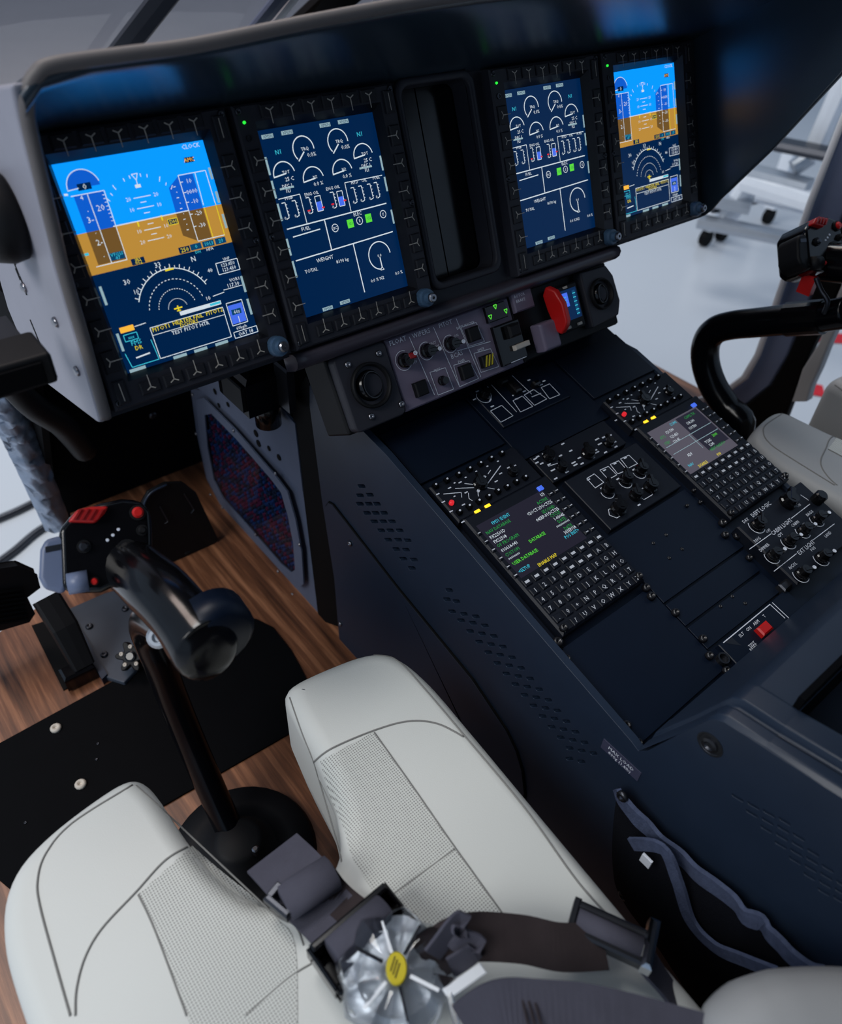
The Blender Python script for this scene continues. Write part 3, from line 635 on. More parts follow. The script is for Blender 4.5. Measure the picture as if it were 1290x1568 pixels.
def display(ax, content, label):
    d = thing('display_unit', label, 'display', PAN @ Matrix.Translation((ax, 0, 0)), 'multifunction displays on the instrument panel')
    W, H = 0.205, 0.253; fr = MB(); yo = -0.003
    def ring(w_, h_, z, dy=0): return [(-w_ / 2, -h_ / 2 + dy, z), (w_ / 2, -h_ / 2 + dy, z), (w_ / 2, h_ / 2 + dy, z), (-w_ / 2, h_ / 2 + dy, z)]
    rings = [ring(W, H, -0.004, yo), ring(W, H, 0.011, yo), ring(W - .004, H - .004, 0.013, yo), ring(0.162, 0.2105, 0.013, .001), ring(SW_ - .001, SH_ - .001, 0.0005)]
    for r in rings: fr.v += [Vector(p) for p in r]
    fr.f = [(k * 4 + i, k * 4 + (i + 1) % 4, (k + 1) * 4 + (i + 1) % 4, (k + 1) * 4 + i) for k in range(3) for i in range(4)]
    bz = part(d, 'bezel', fr, 'bezel')
    ib = MB(); ib.v = fr.v[12:20]; ib.f = [(i, (i + 1) % 4, (i + 1) % 4 + 4, i + 4) for i in range(4)]; part(bz, 'inner_bevel', ib, 'bevel_gloss')
    s = part(d, 'screen', MB().box((0, 0, -0.002), (SW_ + .004, SH_ + .004, 0.004)), 'black_gloss')
    for mesh in content: link('symbology', mesh, None, s)
    def key(x, y, w_, h_, rz, tail=True):
        k = link('key', key_mesh(w_, h_, 0.0025), 'key', d, (x, y, 0.0130))
        m = link('mark', ymark(1.0, tail), 'mark', k, (0, 0, 0.0028)); m.rotation_euler = (0, 0, rz)
    for i in range(6):
        key(-0.0620 + i * 0.0254, 0.1145, 0.021, 0.013, 0); key(-0.0620 + i * 0.0254, -0.1155, 0.021, 0.013, PI)
        key(0.0915, 0.070 - i * 0.0302, 0.014, 0.022, -PI / 2); key(-0.0915, 0.070 - i * 0.0302, 0.014, 0.022, PI / 2)
    for x, y in ((0.0915, 0.105), (-0.0915, -0.112)):
        k = link('rocker', key_mesh(0.012, 0.024, 0.003, 'rocker'), 'key', d, (x, y, 0.0130)); lm = _gc.get('rkl')
        if lm is None: lm = _gc['rkl'] = MB().line((0, -.009), (0, .009), .0008).mesh('rocker_mark')
        link('rocker_mark', lm, 'mark', k, (0, 0, .0033))
    kn = part(d, 'knob', MB().lathe([(0.0115, 0), (0.0115, .008), (0.0105, .011), (0.0075, .012), (0.0068, .018)], 20, Matrix.Translation((0.086, -0.1165, 0.013))), 'blue_knob', smooth=False)
    part(kn, 'knob_cap', MB().lathe([(0.006, .018), (0.006, .0205), (0.0045, .022), (0.002, .022), (0.0018, .019)], 16, Matrix.Translation((0.086, -0.1165, 0.013))), 'steel')
    part(d, 'status_lamp', MB().lathe([(0.0016, .013), (0.0014, .0145), (0.0006, .015)], 10, Matrix.Translation((-0.0935, 0.107, 0))), 'e_led')
    part(d, 'light_sensor', MB().lathe([(0.0036, .013), (0.0034, .0142), (0.0022, .0142), (0.002, .0132)], 12, Matrix.Translation((-0.0925, 0.092, 0))), 'dark_steel')
    for x in (-0.097, 0.097):
        for y in (-0.122, -0.005, 0.118): screw(d, (x, y, 0.012), 0.0038)
    return d
def pieces(mb):
    """the connected pieces of a builder"""
    par = list(range(len(mb.v)))
    def find(i):
        while par[i] != i: par[i] = par[par[i]]; i = par[i]
        return i
    for f in mb.f:
        for i in f[1:]: par[find(i)] = find(f[0])
    G = {}
    for f in mb.f: G.setdefault(find(f[0]), []).append(f)
    out = []
    for fs in G.values():
        ix = sorted({i for f in fs for i in f}); mp_ = {k: n for n, k in enumerate(ix)}
        q = MB(); q.v = [mb.v[i] for i in ix]; q.f = [tuple(mp_[i] for i in f) for f in fs]; out.append(q)
    return out
def layers(S):
    out = []
    for c, mb in S.L.items():
        ps = pieces(mb)
        for q in (ps if len(ps) <= 60 else [mb]):
            m = q.mesh('symbology'); m.materials.append(MATS[c]); out.append(m)
    return out
PF, EN = layers(pfd()), layers(eng())
display(-0.391, PF, 'attitude display with blue sky and brown ground next to the grey shroud')
display(-0.178, EN, 'engine gauge display with dark blue screen above the air vent by FLOAT')
display(0.178, EN, 'engine gauge display with dark blue screen directly above the red lever')
display(0.391, PF, 'attitude display with blue sky and brown ground next to the dark window-side shroud')

# ================================================================== SWITCH STRIP UNDER THE PANEL
def z6(x, y): return sp(500 + x * .3643, 390 + y * .3643)
ss = thing('switch_strip', 'narrow grey switch strip with knobs and buttons below the instrument panel', 'switch panel', SWF)
part(ss, 'housing', MB().box((0.022, -0.046, -0.042), (0.52, 0.098, 0.06)), 'black', bevel=0.004)
part(ss, 'plate', MB().box((-0.046, -0.046, -0.009), (0.214, 0.094, 0.016), 0.002), 'swpanel')
part(ss, 'plate', MB().box((0.062, -0.046, -0.008), (0.002, 0.094, 0.014)), 'black')
pm = MB(); h = 0.0002
for st, x, y, sz in (('FLOAT', 300, 362, .0062), ('WIPERS', 398, 330, .0062), ('PITOT', 500, 290, .0058), ('BCAS', 548, 420, .0062), ('PWR', 568, 447, .0040), ('TEST', 465, 485, .0036), ('ON', 372, 413, .0038), ('OFF', 370, 452, .0036), ('FAST', 447, 372, .0036), ('SLOW', 455, 388, .0036), ('ON', 545, 340, .0036), ('BATT MASTER', 585, 297, .0036), ('EMER', 650, 398, .0036)):
    a, b = z6(x, y); pm.text(st, a, b, sz, h)
for a, b in (((348, 345), (455, 590)), ((450, 305), (560, 555)), ((545, 268), (650, 515)), ((548, 405), (690, 365))): pm.line(z6(*a), z6(*b), .0009, h)
for q in ([(435, 495), (500, 475), (535, 565), (470, 590)], [(535, 465), (600, 445), (640, 520), (560, 555)], [(565, 305), (630, 285), (665, 365), (600, 385)], [(620, 415), (690, 395), (725, 470), (650, 495)]): pm.poly([z6(*p) for p in q], .0008, h, True)
for x, y, r in ((325, 445, .0125), (420, 405, .0115), (520, 375, .0115)): pm.arc(z6(x, y), r, 60, 330, .0008, 16, h)
part(ss, 'lettering', pm, 'print')
def rotary(parent, x, y, r=0.0085, ht=0.014, m='black_gloss', z=0.0, rot=0.6, tip='print', bar=True):
    k = part(parent, 'rotary_knob', MB(Matrix.Translation((x, y, z))).lathe([(r, 0), (r, ht * .35), (r * .82, ht * .45), (r * .75, ht)], 16), m, smooth=False)
    if bar: part(k, 'pointer', MB(Matrix.Translation((x, y, z)) @ Matrix.Rotation(rot, 4, 'Z')).box((r * .5, 0, ht * .75), (r * 1.9, r * .62, ht * .6), .001), m)
    if tip: part(k, 'pointer_tip', MB(Matrix.Translation((x, y, z)) @ Matrix.Rotation(rot, 4, 'Z')).lathe([(r * .30, 0), (r * .30, .0008), (r * .16, .0008), (r * .14, .0002)], 10, Matrix.Translation((r * 1.22, 0, ht * 1.05))), tip)
    return k
a, b = z6(325, 445); rotary(ss, a, b, .0095, .014, 'black_gloss', 0, .45); part(ss, 'float_guard', MB().box((a + .006, b + .003, .012), (.012, .008, .006), .0015), 'red_dark')
a, b = z6(420, 405); rotary(ss, a, b, .0092, .014, rot=-.15)
a, b = z6(520, 375); rotary(ss, a, b, .0092, .014, rot=-.15)
a, b = z6(485, 530); rotary(ss, a, b, .0065, .010, bar=False, tip=None); 
for x, y in ((392, 563), (583, 492), (612, 335)):
    a, b = z6(x, y); k = part(ss, 'push_button', MB().box((a, b, .003), (.019, .019, .008), .0015), 'black')
a, b = z6(668, 447); k = part(ss, 'guarded_button', MB().box((a, b, .003), (.019, .016, .008), .0015), 'black')
for i in range(3): part(k, 'hazard_stripe', MB().quad([(a - .008 + i * .0055, b - .007), (a - .005 + i * .0055, b - .007), (a + .001 + i * .0055, b + .007), (a - .002 + i * .0055, b + .007)], .0072), 'yellow')
# gear lamps
a, b = z6(707, 243); gb = part(ss, 'lamp_panel', MB().box((a, b, -.001), (.036, .022, .012), .001), 'black_gloss'); tm = MB()
for x, y in ((700, 222), (745, 240), (680, 265)):
    c_ = z6(x, y); tm.poly([(c_[0] - .003, c_[1] + .0026), (c_[0] + .003, c_[1] + .0026), (c_[0], c_[1] - .003)], .0011, .0053, True)
part(gb, 'green_triangle', tm, 'e_green')
a, b = z6(765, 370); bm_ = part(ss, 'selector_module', MB().box((a, b, 0), (.048, .056, .014), .002), 'black_gloss')
a2, b2 = z6(800, 385); part(bm_, 'selector_bar', MB().box((a2, b2, .010), (.028, .007, .008), .001), 'mark'); a2, b2 = z6(745, 330)
part(bm_, 'toggle', MB().box((a2 + .008, b2, .010), (.022, .018, .014), .003), 'black'); a2, b2 = z6(795, 450); part(bm_, 'lettering', MB().line((a2 - .014, b2 + .002), (a2 + .016, b2 + .002), .0009, .0073), 'print')
# rotor brake plate, base and red lever
a, b = z6(820, 192); rb = part(ss, 'brake_plate', MB().box((a, b, -.003), (.038, .028, .016), .002), 'swpanel'); tx = MB(); tx.text('ROTOR', a - .006, b + .008, .0042, .0053).text('BRAKE', a - .006, b + .001, .0042, .0053)
part(rb, 'lettering', tx, 'print')
rk = thing('rotor_brake_lever', 'red fin-shaped rotor brake lever standing over the switch strip', 'lever', SWF)
a, b = z6(905, 345); part(rk, 'base_block', MB().box((a, b, .010), (.034, .04, .022), .003), 'swpanel', bevel=.002)
a, b = z6(900, 148); a3, b3 = z6(968, 345)
lv = [(b + .003, 0.020), (b - .006, 0.035), (b - .025, 0.044), (b - .05, 0.044), (b3 + .012, 0.038), (b3 + .004, 0.028), (b3 + .008, .02), (b - .03, .012), (b - .008, .010)]
Ml = Matrix(((0.0, 0.0, 1, (a + a3) / 2 - .008), (1, 0, 0, 0), (0, 1, 0, 0), (0, 0, 0, 1)))
o = part(rk, 'lever', MB().prism(lv, -.0055, .0055, Ml), 'red', bevel=.003, seg=3)
# standby instrument
a, b = z6(1010, 225); sb = thing('standby_instrument', 'small standby flight display with blue screen beside the red lever', 'display', SWF @ Matrix.Translation((a, b, 0)))
part(sb, 'body', MB().box((0, 0, -.004), (.052, .066, .020), .002), 'black'); s = part(sb, 'screen', MB().box((0, .004, .0062), (.042, .044, .001)), 'e_navy')
m = MB().rect(-.008, .012, .018, .020, .0071); part(s, 'symbology', m, 'e_blue'); m = MB().rect(.014, .004, .006, .036, .0071); part(s, 'symbology', m, 'e_teal')
m = MB()
for i in range(6): m.line((.011, .018 - i * .006), (.017, .018 - i * .006), .0011, .0074)
for i in range(3): m.line((-.014, .016 - i * .004), (-.003, .016 - i * .004), .0009, .0074)
part(s, 'symbology', m, 'e_cyan')
for x, y in ((-.012, -.027), (.012, -.027)): part(sb, 'button', MB().box((x, y, .007), (.009, .004, .003), .0006), 'mark')
part(sb, 'button', MB().box((0, .0295, .0067), (.008, .003, .002)), 'mark')
# eyeball air vents
def vent(x, y, r, block, label):
    v = thing('air_vent', label, 'air vent', SWF @ Matrix.Translation((x, y, 0)), 'round air vents of the switch strip')
    part(v, 'mounting_block', MB().prism(block, -.03, .004), 'bezel', bevel=.003)
    part(v, 'ring', MB().lathe([(r, .004), (r, .009), (r * .93, .011), (r * .86, .009), (r * .82, .0), (r * .8, -.012)], 32, cap=False), 'black', smooth=True)
    part(v, 'eyeball', MB(Matrix.Rotation(.25, 4, 'Y')).lathe([(r * .8, -.014), (r * .78, -.004), (r * .66, .006), (r * .56, .009), (r * .5, .006), (r * .46, -.006), (r * .2, -.010)], 28), 'black_gloss', smooth=True)
    return v
v = vent(-.1955, -.044, .0285, rrect(0, -.002, .078, .096, .008), 'round black air vent at the pedestal end of the switch strip beside FLOAT')
for u, w_ in ((530, 559), (577, 542), (566, 638), (612, 619)):
    a, b = sp(u, w_); screw(v, (a + .1955, b + .044, .004), .0042, 'steel')
vent(.238, -.040, .0235, [(-.032, -.044), (.030, -.040), (.040, -.02), (.037, .02), (.026, .038), (-.032, .040)], 'round black air vent beyond the standby display on its own rounded block')

# ================================================================== PEDESTAL
pd = thing('pedestal', 'dark blue centre pedestal with slotted side and sloping deck rising to a rear storage bin', 'pedestal')
XS = -0.2
def yz(u, v, x=XS): p = px_x(u, v, x); return (p.y, p.z)
prof = [(519, 966), (512, 887), (493, 765), (481, 673), (474, 620), (474, 592), (482, 572), (494, 563), (506, 567), (516, 582), (534, 617), (556, 660), (592, 697), (700, 824), (840, 988), (966, 1134), (978, 1150), (992, 1150), (1041, 1124), (1078, 1106), (1092, 1101), (1110, 1106), (1140, 1125), (1290, 1222)]
P = [yz(*q) for q in prof]; P[0] = (P[0][0], 0.0)
ztop = P[-1][1]; P += [(-1.15, ztop - 0.002), (-1.15, 0.0)]
def zz(x, y): return (480 + x * .4337, 560 + y * .4337)
S1 = [(170, 425), (165, 458), (200, 456), (165, 488), (196, 488), (225, 488), (190, 520), (220, 520), (250, 520), (215, 550), (247, 550), (278, 550), (240, 582), (272, 582), (305, 582), (265, 615), (300, 615), (333, 617), (293, 648), (327, 650), (318, 682), (355, 685), (348, 715), (480, 793), (472, 825), (505, 832)]
for k in range(14):
    for j in range(3): S1.append((490 + k * 32.0 + j * 42, 862 + k * 37.6 + j * 9 + (0 if k else 6)))
for j in range(2): S1.append((905 + j * 42, 1388 + j * 10))
HO = []
for x, y in S1:
    u, v = zz(x, y); a = 5.4; b = 2.7; HO.append([yz(u + i * a + j * 1.2, v + j * b) for i, j in ((-1, -.5), (-.8, -1), (.8, -1), (1, -.5), (1, .5), (.8, 1), (-.8, 1), (-1, .5))])
# slots on the bin end of the side
R2 = []
for k in range(7):
    for j in range(4): R2.append((1130 + j * 24 + k * 22 - (j % 2) * 0, 1222 + j * 12 + k * 24))
for u, v in R2:
    if u < 1300: HO.append([yz(u + i * 9 + j * .8, v + i * 5.2 + j * 2.6) for i, j in ((-1, -.5), (-.8, -1), (.8, -1), (1, -.5), (1, .5), (.8, 1), (-.8, 1), (-1, .5))])
part(pd, 'side_panel', holes(P, HO, 0.0, 0.010), 'ped', M=XF(XS), bevel=.0035, seg=3)
part(pd, 'side_panel', MB().prism([(p[0], max(0, p[1] - (.03 if i > 15 else .012) if p[1] < .5 or p[0] < -.3 else .488)) for i, p in enumerate(P)], 0.0, 0.008, XF(0.300)), 'ped')
part(pd, 'inner_liner', MB().box((-0.17, -0.55, 0.18), (0.004, 1.15, 0.34)), 'rubber')
KP = [yz(*q, -0.203) for q in ((499, 776), (503, 770), (509, 773), (610, 903), (723, 1041), (775, 1119), (790, 1150), (799, 1180), (803, 1215))]
KP += [(KP[-1][0] - .004, KP[-1][1] - .12), (KP[-1][0] - .004, 0.012), (yz(521, 960, -.203)[0] - .004, 0.012), yz(516, 890, -.203)]
kp = part(pd, 'kick_panel', MB().prism(KP, 0.0, 0.004, XF(XS - .0035)), 'ped', bevel=.0015)
sg = MB().sweep([Vector((XS - .001, a, b)) for a, b in KP[:10]], .0022, 6); part(pd, 'panel_seam', sg, 'rubber')
for u, v in ((537, 832), (522, 955)): q = px_x(u, v, -.2036); screw(kp, q, .0045, 'steel', Matrix.Translation(q) @ Matrix.Rotation(-PI / 2, 4, 'Y'))
for u, v, r in ((502, 626, .008), (1088, 1140, .010)):
    q = px_x(u, v, XS); ms = Matrix.Translation(q) @ Matrix.Rotation(-PI / 2, 4, 'Y')
    part(pd, 'screw', MB(ms).lathe([(r * 1.35, -.001), (r * 1.35, .0006), (r * 1.15, .0006), (r * 1.1, .0002), (r * .8, .0002), (r * .8, .002), (r * .5, .003), (r * .35, .0012)], 18), 'dark_steel')
# black trim strip in front of the cover
TS = [yz(*q) for q in ((474, 592), (474, 620), (481, 673), (493, 765), (512, 887), (519, 962))] ; TL = [yz(*q) for q in ((486, 951), (478, 887), (463, 765), (450, 673), (445, 630), (450, 600), (466, 575))]
part(pd, 'edge_trim', MB().prism(TS + TL, 0.002, 0.02, XF(XS)), 'rubber', bevel=.003)
# deck
x0, x1 = -0.192, 0.303
part(pd, 'deck', MB(CON).box(((x0 + x1) / 2, -0.385, -0.012), (x1 - x0, 0.53, 0.02)), 'deck')
part(pd, 'front_well', MB().box((0.06, 0.0, Z0 - .38), (0.5, 0.02, 0.3)).box((0.06, -0.06, Z0 - .285), (0.5, .10, .006)), 'black_matte')
part(pd, 'edge_rail', MB(CON).box((-0.1865, -0.40, 0.0005), (0.006, 0.44, 0.006), .001), 'ped')
# cover plates on the deck
def plate(poly, th=.0025, m='deck', name='cover_plate'): return part(pd, name, MB(CON).prism(poly, -.003, th), m, bevel=.0008)
plate([(-.182, -.512), (-.024, -.512), (-.024, -.612), (-.024, -.640), (-.182, -.642)])
plate([(-.022, -.43), (.150, -.43), (.150, -.540), (-.022, -.538)])
plate([(-.022, -.541), (.145, -.543), (.138, -.577), (-.022, -.575)])
plate([(-.022, -.578), (.138, -.580), (.138, -.613), (-.022, -.611)])
plate([(-.028, -.15), (.15, -.15), (.15, -.278), (-.028, -.278)]); plate([(-.182, -.15), (-.032, -.15), (-.032, -.242), (-.182, -.242)]); plate([(.155, -.15), (.30, -.15), (.30, -.24), (.155, -.24)])
for u, v, r in ((989, 901, 4.2), (997, 914, 4.2), (1034, 939, 4), (1076, 979, 4), (867, 1010, 4), (958, 1112, 4.4), (978, 1138, 3.5), (1086, 1005, 4), (1112, 1028, 4), (853, 985, 5), (1106, 802, 4.5), (1110, 820, 4), (1128, 822, 4), (1147, 855, 3.6), (1072, 770, 3), (1062, 752, 3), (576, 672, 2.5), (586, 694, 2.5), (606, 720, 2.5), (628, 745, 2.5), (1052, 775, 2.5)):
    a, b = cp(u, v, .003); link('fastener', screw_mesh(r * (.0013 if r > 3.4 else .001), r * .0015, 'fastener'), 'screw_black', pd, M=CON @ Matrix.Translation((a, b, .0025)))
for x, y in ((400, 988), (335, 1030), (480, 1060), (415, 1105), (735, 1300), (675, 1350), (800, 1335)):
    a, b = cp(900 + x * .3023, 520 + y * .3023, .003); link('screw', screw_mesh(.0026, .0014, 'pin'), 'screw_black', pd, M=CON @ Matrix.Translation((a, b, .0022)))
# rear storage bin
def at(u, v, x): p = px_x(u, v, x); return p
Q = [P[i] for i in (16, 18, 19, 20, 21)]           # (y, z) outer profile up the step
G = []
xsr = [(-0.2, 0.0), (-0.195, .005), (-0.184, .006), (-0.182, .002), (-0.178, .002), (-0.175, .012), (-0.152, .013), (-0.148, .010), (.305, .010)]
yb = -0.665
for x, dz in xsr: G.append([(x, a, b + dz) for a, b in [(Q[0][0], Q[0][1])] + Q[1:]] + [(x, yb, ztop + (P[21][1] - ztop) * .7 + dz)])
part(pd, 'bin_front', MB().grid(G), 'ped', bevel=.002)
G = []
for x, dz in xsr[:-1]: G.append([(x, yb, ztop + (P[21][1] - ztop) * .7 + dz), (x, P[-3][0], ztop + dz), (x, -1.15, ztop + dz)])
G.append([(-.148, yb, ztop - .07), (-.148, P[-3][0], ztop - .07), (-.148, -1.15, ztop - .07)])
part(pd, 'bin_rim', MB().grid(G), 'ped', smooth=False, bevel=.002)
part(pd, 'bin_tray', MB().box((.09, -.90, ztop - .072), (.48, .49, .006)), 'deck'); part(pd, 'bin_wall', MB().box((.09, yb + .004, ztop - .03), (.48, .006, .085)), 'black_matte')
# placard
e = (px_x(980, 1192, -.2) - px_x(922, 1138, -.2)).normalized(); ez = Vector((-1, 0, 0)); F = frame(px_x(951, 1163, -.2002), e, ez.cross(e))
pc = tag(part(None, 'placard', MB().box((0, 0, .0004), (.052, .017, .0008)), 'sticker', M=F), 'dark purple placard reading MAX LOAD on the pedestal side above the net pocket', 'placard')
t = MB(); t.text('MAX LOAD', 0, .003, .0048, .0010).text('800g (1.8lb)', 0, -.0042, .0046, .0010); part(pc, 'lettering', t, 'print')

# ------------------------------------------------------------------ control display units
DX = 0.334
def cdu(dx, label, lines, alt):
    c = thing('flight_management_unit', label, 'keypad unit', CON @ Matrix.Translation((-.1015 + dx, -.41, 0)), 'flight management units on the pedestal deck')
    part(c, 'body', MB().box((0, 0, .006), (.147, .186, .016), .0025), 'unit')
    s = part(c, 'screen', MB().box((-.008, .033, .0142), (.116, .086, .0006)), 'e_cdu2' if alt else 'e_cdu'); sx0, sy0 = -.066, .0755
    for cl, items in lines.items():
        for st, u, v, al in items: part(s, 'text_line', MB().text(st, sx0 + u * .116, sy0 - v * .086, .0046, .0150, al, sx=.86), cl)
    if alt:
        m = MB(); m.line((sx0 + .004, sy0 - .034), (sx0 + .112, sy0 - .034), .0007, .0150).line((sx0 + .004, sy0 - .048), (sx0 + .112, sy0 - .048), .0007, .0150).line((sx0 + .058, sy0 - .034), (sx0 + .058, sy0 - .062), .0007, .0150)
        part(s, 'screen_lines', m, 'e_soft'); part(s, 'screen_field', MB().rect(sx0 + .088, sy0 - .036, .05, .068, .0147), 'e_cdu')
    # line select keys
    for i in range(6):
        for x in (-.0705, .056, .0665):
            k = link('line_key', key_mesh(.006 if x < .05 else .008, .0055, .0022), 'unit', c, (x, .0655 - i * .0138, .0140)); lm = _gc.get('lsk')
            if lm is None: lm = _gc['lsk'] = MB().line((-.0022, 0), (.0022, 0), .0012).mesh('legend')
            link('legend', lm, 'legend_print', k, (0, 0, .0024))
    rows = [['=', '=', '=', '=', '=', '=', '=', '=', '='], ['1', '2', '3', '=', '=', '=', '=', 'A', 'B'], ['4', '5', '6', 'C', 'D', 'E', 'F', 'G', 'H'], ['7', '8', '9', 'I', 'J', 'K', 'L', 'M', 'O'], ['.', '0', '+', 'N', 'P', 'Q', 'R', 'S', 'T'], [' ', '/', 'U', 'V', 'O', 'W', 'X', 'Y', 'Z']]
    for r, row in enumerate(rows):
        for q, ch in enumerate(row):
            x, y = -.064 + q * .0160, -.0175 - r * .0138
            k = link('key', key_mesh(.0118, .0098, .0022, 'fms_key', .0008), 'unit', c, (x, y, .0140))
            if ch != ' ':
                key = 'lg' + ch
                if key not in _gc: _gc[key] = (MB().rect(0, 0, .0066, .0032) if ch == '=' else MB().text(ch, 0, 0, .0056)).mesh('legend')
                link('legend', _gc[key], 'legend_print', k, (0, 0, .0024))
    for x in (-.068, .068):
        link('fastener', screw_mesh(.005, .006, 'fastener'), 'screw_black', c, (x, -.086, .0138))
    part(c, 'brightness_key', MB().box((.049, .079, .0155), (.008, .006, .004), .001), 'e_blue')
    return c
cdu(0, 'flight management keypad unit with green and white text beside the slotted pedestal side', {
    'e_cyan': [('FMS1 IDENT', .30, .08, 'c'), ('<SETUP', .02, .90, 'l'), ('POS INIT>', .99, .82, 'r')],
    'e_dgreen': [('NAV DATABASE', .03, .17, 'l'), ('ACTIVE', .97, .15, 'r'), ('SECOND', .97, .31, 'r'), ('OP PROGRAM', .03, .42, 'l'), ('CYCLE', .97, .43, 'r'), ('CUSTOM', .03, .60, 'l'), ('DATE', .97, .56, 'r'), ('DATE', .97, .70, 'r')],
    'e_green': [('DATABASE', .38, .60, 'l'), ('USER DATABASE', .03, .76, 'l')],
    'e_white': [('1/3', .98, .06, 'r'), ('FX22501D', .03, .26, 'l'), ('02OCT-29OCT/25', .99, .225, 'r'), ('FX22508', .03, .345, 'l'), ('04SEP-01OCT/25', .99, .375, 'r'), ('010614-041', .03, .51, 'l'), ('1-00045', .99, .495, 'r'), ('********', .03, .68, 'l'), ('**********', .99, .63, 'r'), ('30SEP/18', .99, .755, 'r')],
    'e_yellow': [('ENABLE MAP', .40, .965, 'c')]}, False)
cdu(DX, 'flight management keypad unit with pale ruled screen beside the bent control stick', {
    'e_cyan': [('COM1', .45, .07, 'c'), ('NAV', .12, .86, 'c')],
    'e_dgreen': [('COM2 TX', .78, .09, 'c'), ('NEXT RADIO>', .72, .82, 'c'), ('ATC', .08, .2, 'l'), ('STBY', .06, .33, 'l')],
    'e_green': [('2000', .84, .62, 'c')],
    'e_white': [('121.500', .30, .16, 'c'), ('118.100', .70, .2, 'c'), ('123.450', .30, .27, 'c'), ('119.700', .66, .30, 'c'), ('123.45', .26, .37, 'c'), ('ADF', .24, .70, 'c'), ('TCAS', .66, .66, 'c'), ('1200', .66, .74, 'c')],
    'e_yellow': [('DISABLE', .28, .955, 'c'), ('PW', .62, .955, 'c')]}, True)

# ------------------------------------------------------------------ audio panels
def zr(x, y): a, b = cp(640 + x * .1705, 680 + y * .1705, .012); return (a + .107, b + .287)
def audio(dx, label):
    c = thing('audio_panel', label, 'audio panel', CON @ Matrix.Translation((-.107 + dx, -.287, 0)), 'audio panels on the pedestal deck')
    part(c, 'body', MB().box((0, 0, .005), (.148, .062, .014), .002), 'unit')
    for i, (x, y) in enumerate(((735, 80), (640, 125), (545, 172), (450, 222), (350, 270), (248, 325), (148, 375), (960, 310), (880, 350), (797, 395), (715, 435), (632, 482), (545, 525), (458, 572), (370, 620))):
        a, b = zr(x, y); b = min(b, .027)
        k = link('push_knob', key_mesh(.0066, .0066, .006, 'push_knob', .0012), 'black_matte', c, (a, b, .0118))
        if 'dot' not in _gc: _gc['dot'] = MB().lathe([(.0015, 0), (.0013, .0007)], 8).mesh('white_dot')
        link('white_dot', _gc['dot'], 'print', k, (0, 0, .006))
    m = MB(); h = .0123
    m.line(zr(605, 285), zr(540, 430), .0036, h).line(zr(745, 195), zr(625, 360), .0012, h).line(zr(335, 400), zr(505, 392), .0010, h).line(zr(230, 450), zr(390, 435), .0010, h).line(zr(420, 355), zr(505, 365), .0010, h).line(zr(390, 435), zr(395, 480), .0008, h).poly([zr(455, 440), zr(460, 490), zr(490, 510)], .0009, h).poly([zr(540, 430), zr(545, 470)], .0010, h).line(zr(610, 390), zr(690, 405), .0009, h).line(zr(655, 235), zr(630, 270), .0009, h)
    for x, y in ((180, 450), (285, 395), (230, 520), (200, 600), (300, 605), (330, 470), (405, 700), (490, 655), (575, 600), (665, 560), (820, 470), (870, 195), (815, 212), (745, 265), (435, 435), (380, 345), (410, 545), (705, 335), (525, 245), (625, 200), (720, 155), (430, 300), (330, 350)):
        a, b = zr(x, y); m.rect(a, b, .0052 if x not in (525, 625, 720, 430, 330) else .003, .0016, h)
    part(c, 'lettering', m, 'print')
    a, b = zr(560, 360); rotary(c, a, b, .010, .008, 'black_gloss', .0118, 1.2, None)
    a, b = zr(850, 260); rotary(c, a, b, .007, .008, 'black_gloss', .0118, 1.2, None)
    a, b = zr(300, 535); part(c, 'red_button', MB(Matrix.Translation((a, b, .012))).lathe([(.0032, 0), (.0032, .004), (.002, .005)], 12), 'e_red')
    for x, y in ((590, 670), (680, 618)):
        a, b = zr(x, y); part(c, 'amber_lamp', MB().box((a, max(b, -.030), .0125), (.008, .0042, .003), .0006), 'e_lamp')
    return c
audio(0, 'black audio panel of white-dotted knobs nearest the slotted pedestal side'); audio(DX, 'black audio panel of white-dotted knobs at the window-side edge of the deck')
# ------------------------------------------------------------------ centre panels
def zc(x, y): return cp(630 + x * .2868, 540 + y * .2868, .004)
es = thing('engine_start_panel', 'black panel with white outlined switches just below the switch strip', 'switch panel', CON)
part(es, 'body', MB().box((.05, -.183, .002), (.136, .076, .010), .001), 'deck')
m = MB(); h = .0073
for q in ([(420, 320), (480, 290), (540, 345), (475, 380)], [(540, 265), (590, 240), (645, 295), (580, 325)], [(600, 235), (650, 205), (720, 255), (655, 290)], [(690, 195), (735, 175), (790, 232), (735, 255)]): m.poly([zc(*p) for p in q], .0010, h, True)
m.poly([zc(425, 180), zc(560, 325)], .0009, h).poly([zc(535, 130), zc(640, 230)], .0009, h).arc(zc(385, 245), .011, 120, 400, .0009, 16, h).poly([zc(405, 190), zc(425, 240), zc(415, 270)], .0016, h).poly([zc(640, 245), zc(690, 225)], .0012, h)
for x, y in ((350, 215), (335, 258), (430, 295), (625, 155), (690, 180), (600, 215), (705, 160), (545, 235), (560, 255)): m.rect(*zc(x, y), .006, .002, h)
part(es, 'lettering', m, 'print')
a, b = zc(390, 240); rotary(es, a, b, .008, .012, z=.007, rot=1.2, tip=None); a, b = zc(480, 180); part(es, 'guard', MB().box((a, b, .012), (.013, .009, .012), .002), 'black'); a, b = zc(540, 210); part(es, 'toggle', MB().box((a, b, .012), (.012, .02, .012), .002), 'black_gloss'); a, b = zc(655, 190); part(es, 'toggle', MB().box((a, b, .012), (.012, .008, .012), .002), 'black_gloss')
mp = thing('mode_select_panel', 'small black mode panel with two knobs between the audio panels', 'switch panel', CON)
